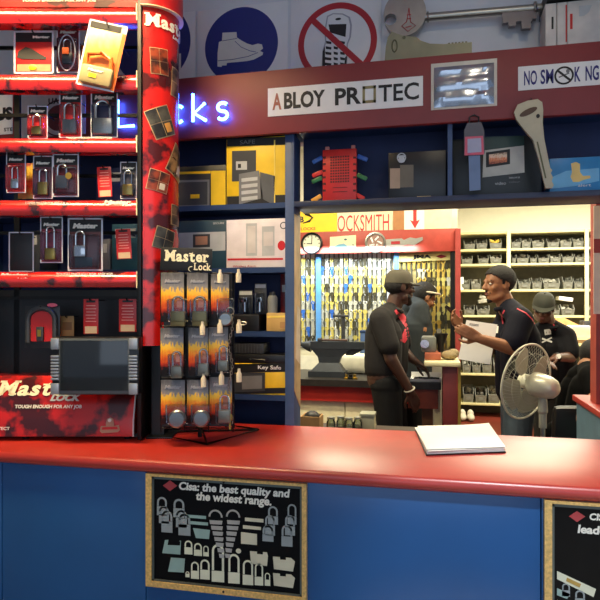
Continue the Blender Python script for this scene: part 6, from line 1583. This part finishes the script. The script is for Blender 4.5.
# --- man with papers, facing left
B_ = Fig('person', 'person in a navy shirt with red piping holding white papers, facing left', 514, 3.9)
J = B_.J
fdir = Vector((-.95, -.18, -.05)); hc = J(499, 284, .05)
pel = J(519, 388, .04); ch = J(517, 338, .04); sL = J(521, 320, -.15); sR = J(507, 320, .20); nk = J(507.5, 306, .04)
elL = J(514, 349, -.20); wrL = J(479.5, 338.5, -.26); elR = J(489, 349, .16); wrR = J(461, 328, .02)
body = MB(); at, R, f, s_, u = head(body, hc, fdir, Z, 1.0)
body.cap(J(507.5, 309, .04), .064, J(503, 297, .05), .058)
torso(body, pel, ch, sR, sL, nk, w=-.004)
body.cap(sL, .055, elL, .047); body.cap(elL, .047, wrL, .030); hand(body, wrL, J(463, 330, -.27)-wrL, Vector((-.2, .9, .25)), 1, .22)
body.cap(sR, .053, elR, .045); body.cap(elR, .044, wrR, .029); hand(body, wrR, J(450, 314, -.03)-wrR, Vector((.5, -.8, .2)), 1, .42)
hips = (J(516, 393, .14), J(519, 393, -.06)); kn = (J(513, 462, .15), J(517, 462, -.08)); an_ = (J(516, 519, .15), J(521, 519, -.07))
legs(body, pel, hips, kn, an_, -.006)
put('body', remesh(body, 'body', SKIN2, .0062, 3), B_.r)
SH2 = M('shirt_navy', (17, 18, 30), .85, spec=.2, noise=.12, bump=.15, nscale=14)
sh = MB(); torso(sh, J(518, 390, .04), ch, sR, sL, nk, w=.014, hipw=.10); sh.cap(sL, .080, J(513.5, 342, -.195), .078, 16); sh.cap(sR, .076, J(494, 342, .18), .068, 16)
shirt = put('shirt', remesh(sh, 'shirt', SH2, .009, 4), B_.r)
part('collar', MB().ring(J(506, 307, .035), (.072, .066), .015, Vector((-.25, .05, 1)), 24, 8), SH2, shirt)
PIPE = M('piping_red', (186, 44, 66), .6)
on_mesh(shirt, [J(517, 308.5), J(526, 313), J(532, 319), J(535, 324)], [.007, .007, .007, .006], .003, 'red_piping', PIPE, shirt)
on_mesh(shirt, [J(504.5, 310), J(501.5, 316), J(503, 324)], [.009, .009, .007], .003, 'red_piping', PIPE, shirt)
on_mesh(shirt, [J(497.5, 326), J(496.5, 333)], [.014, .018], .003, 'white_emblem', PWHT, shirt)
tr = MB(); legs(tr, J(519, 386, .04), hips, kn, an_, .014, .118)
put('trousers', remesh(tr, 'trousers', M('trousers_denim', (66, 80, 92), .8, noise=.15), .01, 4), B_.r)
shoes(B_, an_, fdir)
face(B_, at, R, 1.0, moustache=True)
hair_shell(B_, at)
part('beard', MB().cap(at(.06, -.018, -.098), .016, at(.076, 0, -.108), .017).cap(at(.06, .018, -.098), .016, at(.076, 0, -.108), .017), HAIR, B_.r)
# things in his hands
def camthing(name, label, cat, t, quad, th, mat, dy=0):
    m = MB(); pts = [P(a, b2, t+d2) for a, b2, d2 in quad]
    nrm = (pts[1]-pts[0]).cross(pts[3]-pts[0]).normalized()*th
    m.extr(pts, nrm); return solo(name, m, mat, label, cat)
t = thing('paper', 'white page held up by the worker with the navy shirt', 'paper', tuple(P(478, 360, 3.76)))
m = MB(); n = 6; g = []
c4 = [P(466.5, 320, 3.80), P(497.5, 324.5, 3.76), P(490, 364.5, 3.74), P(458, 359, 3.78)]
m.extr(c4, (0, .0012, 0)); part('page', m, PAPER, t, w=True)
m = MB()
for i in range(2): 
    a, b2 = c4[0].lerp(c4[3], .07+.03*i), c4[1].lerp(c4[2], .07+.03*i); p0, p1 = a.lerp(b2, .12), a.lerp(b2, .42); dz = (c4[3]-c4[0])*.012
    m.extr([p+Vector((0, -.0012, 0)) for p in (p0, p1, p1+dz, p0+dz)], (0, .001, 0))
part('printed_lines', m, GREYD, t, w=True)
ph = thing('phone', 'dark phone in the raised hand of the worker with papers', 'phone', tuple(P(449, 314, 3.88)))
c4 = [P(444.2, 307, 3.86), P(446.5, 304.8, 3.87), P(455, 311.5, 3.9), P(452.5, 315, 3.89)]
part('phone_body', MB().extr(c4, (0, .010, 0)), BLACK, ph, w=True)
c5 = [c4[0].lerp(c4[2], .08), c4[1].lerp(c4[3], .08), c4[2].lerp(c4[0], .08), c4[3].lerp(c4[1], .08)]
part('phone_screen', MB().extr([p+Vector((0, -.0008, 0)) for p in c5], (0, .0006, 0)), M('phone_glass', (34, 26, 30), .12), ph, w=True)

# --- man in cap and glasses, leaning behind the fan
D_ = Fig('person', 'person in a grey cap and glasses with a white chest emblem, behind the fan', 548, 4.85)
J = D_.J
fdir = Vector((-.42, -.86, -.38)); hc = J(543.5, 307, 0)
pel = J(552, 392, .16); ch = J(551, 349, .07); sR = J(537, 334, .02); sL = J(566, 336, .05); nk = J(549, 325, .06)
elL = J(571, 357, -.03); wrL = J(556, 357.5, -.22); elR = J(533, 358, -.05); wrR = J(540, 360, -.25)
body = MB(); at, R, f, s_, u = head(body, hc, fdir, Vector((-.05, -.35, 1)), 1.0)
body.cap(J(549, 326, .06), .062, J(546, 315, .03), .057); torso(body, pel, ch, sR, sL, nk, w=-.004)
body.cap(sL, .055, elL, .046); body.cap(elL, .046, wrL, .030); hand(body, wrL, Vector((-.9, -.3, -.25)), Vector((0, -.2, -1)), 1, .3)
body.cap(sR, .055, elR, .046); body.cap(elR, .046, wrR, .030); hand(body, wrR, Vector((.5, -.8, -.2)), Vector((0, -.2, -1)), -1, .3)
hips = (J(545, 397, .15), J(560, 397, .17)); kn = (J(544, 450, .05), J(561, 450, .06)); an_ = (J(545, 478, .12), J(560, 478, .13))
an_ = tuple(Vector((a.x, a.y, .09)) for a in an_)
legs(body, pel, hips, kn, an_, -.006); put('body', remesh(body, 'body', SKIN3, .0068, 3), D_.r)
SH3 = M('shirt_black', (16, 16, 21), .85, spec=.2, noise=.12)
sh = MB(); torso(sh, pel, ch, sR, sL, nk, w=.014); sh.cap(sL, .080, J(570, 352, -.02), .076, 16); sh.cap(sR, .078, J(533.5, 352, -.04), .074, 16)
shirt = put('shirt', remesh(sh, 'shirt', SH3, .009, 4), D_.r)
part('collar', MB().ring(J(548.5, 324.5, .05), (.074, .066), .015, Vector((-.1, -.4, 1)), 24, 8), SH3, shirt)
skull = [J(544.5, 331), J(547.5, 329.3), J(550.8, 330.5), J(551, 334), J(549, 335.8), J(549, 337.8), J(546.5, 337.5), J(546.5, 335.8), J(544.3, 334)]
EMB = M('emblem_white', (196, 196, 192), .6)
on_mesh(shirt, [J(544.5, 332.5), J(551, 331.5)], [.045, .045], .003, 'skull_emblem', EMB, shirt)
on_mesh(shirt, [J(542, 338.5), J(552, 342)], [.014, .014], .003, 'skull_emblem', EMB, shirt); on_mesh(shirt, [J(542, 342.5), J(552, 337.5)], [.012, .012], .003, 'skull_emblem', EMB, shirt)
on_mesh(shirt, [J(546.2, 332.6), J(546.7, 332.6)], [.014, .014], .006, 'emblem_eye', INK, shirt); on_mesh(shirt, [J(549, 332.2), J(549.5, 332.2)], [.014, .014], .006, 'emblem_eye', INK, shirt)
on_mesh(shirt, [J(553.5, 324), J(555.5, 330)], [.010, .010], .003, 'red_piping', PIPE, shirt)
tr = MB(); legs(tr, pel, hips, kn, an_, .014, .118); put('trousers', remesh(tr, 'trousers', TR1, .01, 4), D_.r)
shoes(D_, an_, Vector((-.4, -.9, 0))); face(D_, at, R, 1.0)
part('hair', MB().ell(at(-.022, 0, .004), [.082, .087, .062], R), HAIR, D_.r)
cap_hat(D_, at, R, 1.0, M('cap_grey', (50, 52, 44), .8, noise=.1))
gl = part('glasses', MB().ring(at(.103, -.031, .002), (.020, .016), .0028, f, 20, 6).ring(at(.103, .031, .002), (.020, .016), .0028, f, 20, 6).tube([at(.103, -.012, .004), at(.106, 0, .006), at(.103, .012, .004)], .0022).tube([at(.102, -.05, .004), at(.06, -.076, .004), at(-.01, -.082, .004)], .0022).tube([at(.102, .05, .004), at(.06, .076, .004), at(-.01, .082, .004)], .0022), INK, D_.r)
wd = (wrL-elL).normalized()
wt = part('watch', MB().ring(wrL+wd*-.012, .033, .007, wd, 22, 6), BLACK, D_.r); part('watch_face', MB().lathe([(0, -.004), (.019, -.004), (.019, .004), (0, .005)], tuple(wrL+wd*-.012+Vector((0, -.034, .012))), 18, Matrix.Rotation(math.radians(80), 4, 'X')), PAPER, wt)

# --- worker bending at the golden key board, back turned
E_ = Fig('person', 'person in a grey shirt with a pale headband, bending at the golden key board', 416, 4.71)
J = E_.J
fdir = Vector((.80, .32, -.45)); hc = J(424, 297, .0)
pel = J(409, 378, .02); ch = J(411, 328, .0); sR = J(420.5, 311, -.10); sL = J(404, 312, .10); nk = J(416, 302, .0)
elR = J(422.5, 330, -.15); wrR = J(417.5, 342, -.05); elL = J(408, 336, .13); wrL = J(419, 343, .10)
body = MB(); at, R, f, s_, u = head(body, hc, fdir, Vector((.5, .15, .85)), .95)
body.cap(J(416, 304, .0), .058, J(420, 299, .0), .055); torso(body, pel, ch, sR, sL, nk, w=-.004)
body.cap(sR, .05, elR, .042); body.cap(elR, .042, wrR, .028); hand(body, wrR, Vector((.3, .2, -.6)), Vector((-1, .2, 0)), 1, .3)
body.cap(sL, .05, elL, .042); body.cap(elL, .042, wrL, .028); hand(body, wrL, Vector((.8, .05, -.4)), Vector((0, 0, -1)), -1, .3)
hips = (J(413, 384, -.06), J(405, 384, .08)); kn = (J(413, 440, -.05), J(405, 440, .07)); an_ = tuple(Vector((q.x, q.y, .09)) for q in (J(413, 480, -.05), J(405, 480, .07)))
legs(body, pel, hips, kn, an_, -.006); put('body', remesh(body, 'body', SKIN2, .0068, 3), E_.r)
SH4 = M('shirt_grey', (46, 51, 54), .85, spec=.2, noise=.12)
sh = MB(); torso(sh, pel, ch, sR, sL, nk, w=.012); sh.cap(sR, .068, J(422.5, 322, -.13), .062, 16); sh.cap(sL, .07, J(406.5, 326, .12), .066, 16); put('shirt', remesh(sh, 'shirt', SH4, .009, 4), E_.r)
tr = MB(); legs(tr, pel, hips, kn, an_, .014, .118); put('trousers', remesh(tr, 'trousers', TR1, .01, 4), E_.r)
shoes(E_, an_, Vector((1, .1, 0))); face(E_, at, R, .95)
hair_shell(E_, at)
m = MB().ring(at(.005, 0, .045), (.085, .104), .009, (at(0, 0, 1)-at(.35, 0, 0)).normalized(), 28, 6); part('headband', m, M('band_pale', (206, 196, 170), .6), E_.r)

# --- office chair and the seated figure in black behind the return
CT = 3.75
cb = P(573, HOR, CT); cb.z = 0
oc_ = thing('office_chair', 'black office chair behind the fan near the right side of the opening', 'chair', tuple(cb), YAW)
def CJ(px, py, dy=0): t = CT+dy; return Vector((((px-300)*t-(573-300)*CT)/FPX, dy, CAMZ+t*(HOR-py)/FPX))
part('seat', MB().box((0, .02, .50), (.48, .46, .09), None, .03), BLACK, oc_)
part('backrest', MB().box((-.02, -.27, .74), (.46, .07, .34), (.12, 0, 0), .03), BLACK, oc_)
part('back_bar', MB().tube([(0, -.24, .60), (0, -.30, .52), (0, -.12, .445)], .018, 8), BLACKM, oc_)
part('gas_column', MB().cyl((0, .02, .10), (0, .02, .454), .025), BLACKM, oc_)
for i in range(5):
    a = i*1.2566+.3; part('base_arm', MB().tube([(0, .02, .10), (.27*math.cos(a), .02+.27*math.sin(a), .065)], [.026, .016], 8), BLACKM, oc_)
    part('castor', MB().cyl((.27*math.cos(a)-.012, .02+.27*math.sin(a), .028), (.27*math.cos(a)+.012, .02+.27*math.sin(a), .028), .027), BLACK, oc_)
G_ = Fig('person', 'person in black seated with back turned by the counter return at right', 578, 3.75)
J = G_.J
fdir = Vector((.55, .8, -.25)); hc = J(593.5, 358, .16)
pel = Vector((0, .04, .66)); ch = J(585, 391, .05); sR = J(592, 378, -.08); sL = J(578, 379, .12); nk = J(587, 369, .10)
body = MB(); at, R, f, s_, u = head(body, hc, fdir, Vector((.2, .25, 1)), .98)
body.cap(J(586.5, 367, .09), .058, J(591.5, 363, .13), .055); torso(body, pel, ch, sR, sL, nk, w=-.004)
elR = J(596, 397, -.16); wrR = J(589, 404.5, -.36); elL = J(580, 401, .22); wrL = J(586, 408, .38)
body.cap(sR, .052, elR, .043); body.cap(elR, .043, wrR, .029); hand(body, wrR, Vector((-.5, -.4, -.4)), Vector((.3, 0, -.9)), 1, .4)
body.cap(sL, .052, elL, .043); body.cap(elL, .043, wrL, .029); hand(body, wrL, Vector((.5, .7, -.2)), Vector((0, 0, -1)), -1, .4)
hips = (pel+Vector((.09, .0, -.02)), pel+Vector((-.09, .03, -.02))); kn = (Vector((.30, .40, .60)), Vector((.06, .46, .60))); an_ = (Vector((.32, .42, .09)), Vector((.08, .48, .09)))
legs(body, pel, hips, kn, an_, -.006); put('body', remesh(body, 'body', SKIN2, .0068, 3), G_.r)
SH5 = M('shirt_jet', (10, 10, 11), .9, spec=.1, noise=.12)
sh = MB(); torso(sh, pel, ch, sR, sL, nk, w=.013); sh.cap(sR, .072, elR.lerp(sR, .25), .066, 16); sh.cap(sL, .072, elL.lerp(sL, .25), .066, 16); put('shirt', remesh(sh, 'shirt', SH5, .009, 4), G_.r)
tr = MB(); legs(tr, pel, hips, kn, an_, .012, .112); put('trousers', remesh(tr, 'trousers', SH5, .01, 4), G_.r)
shoes(G_, an_, Vector((.5, .85, 0))); face(G_, at, R, .98)
hair_shell(G_, at, .014)
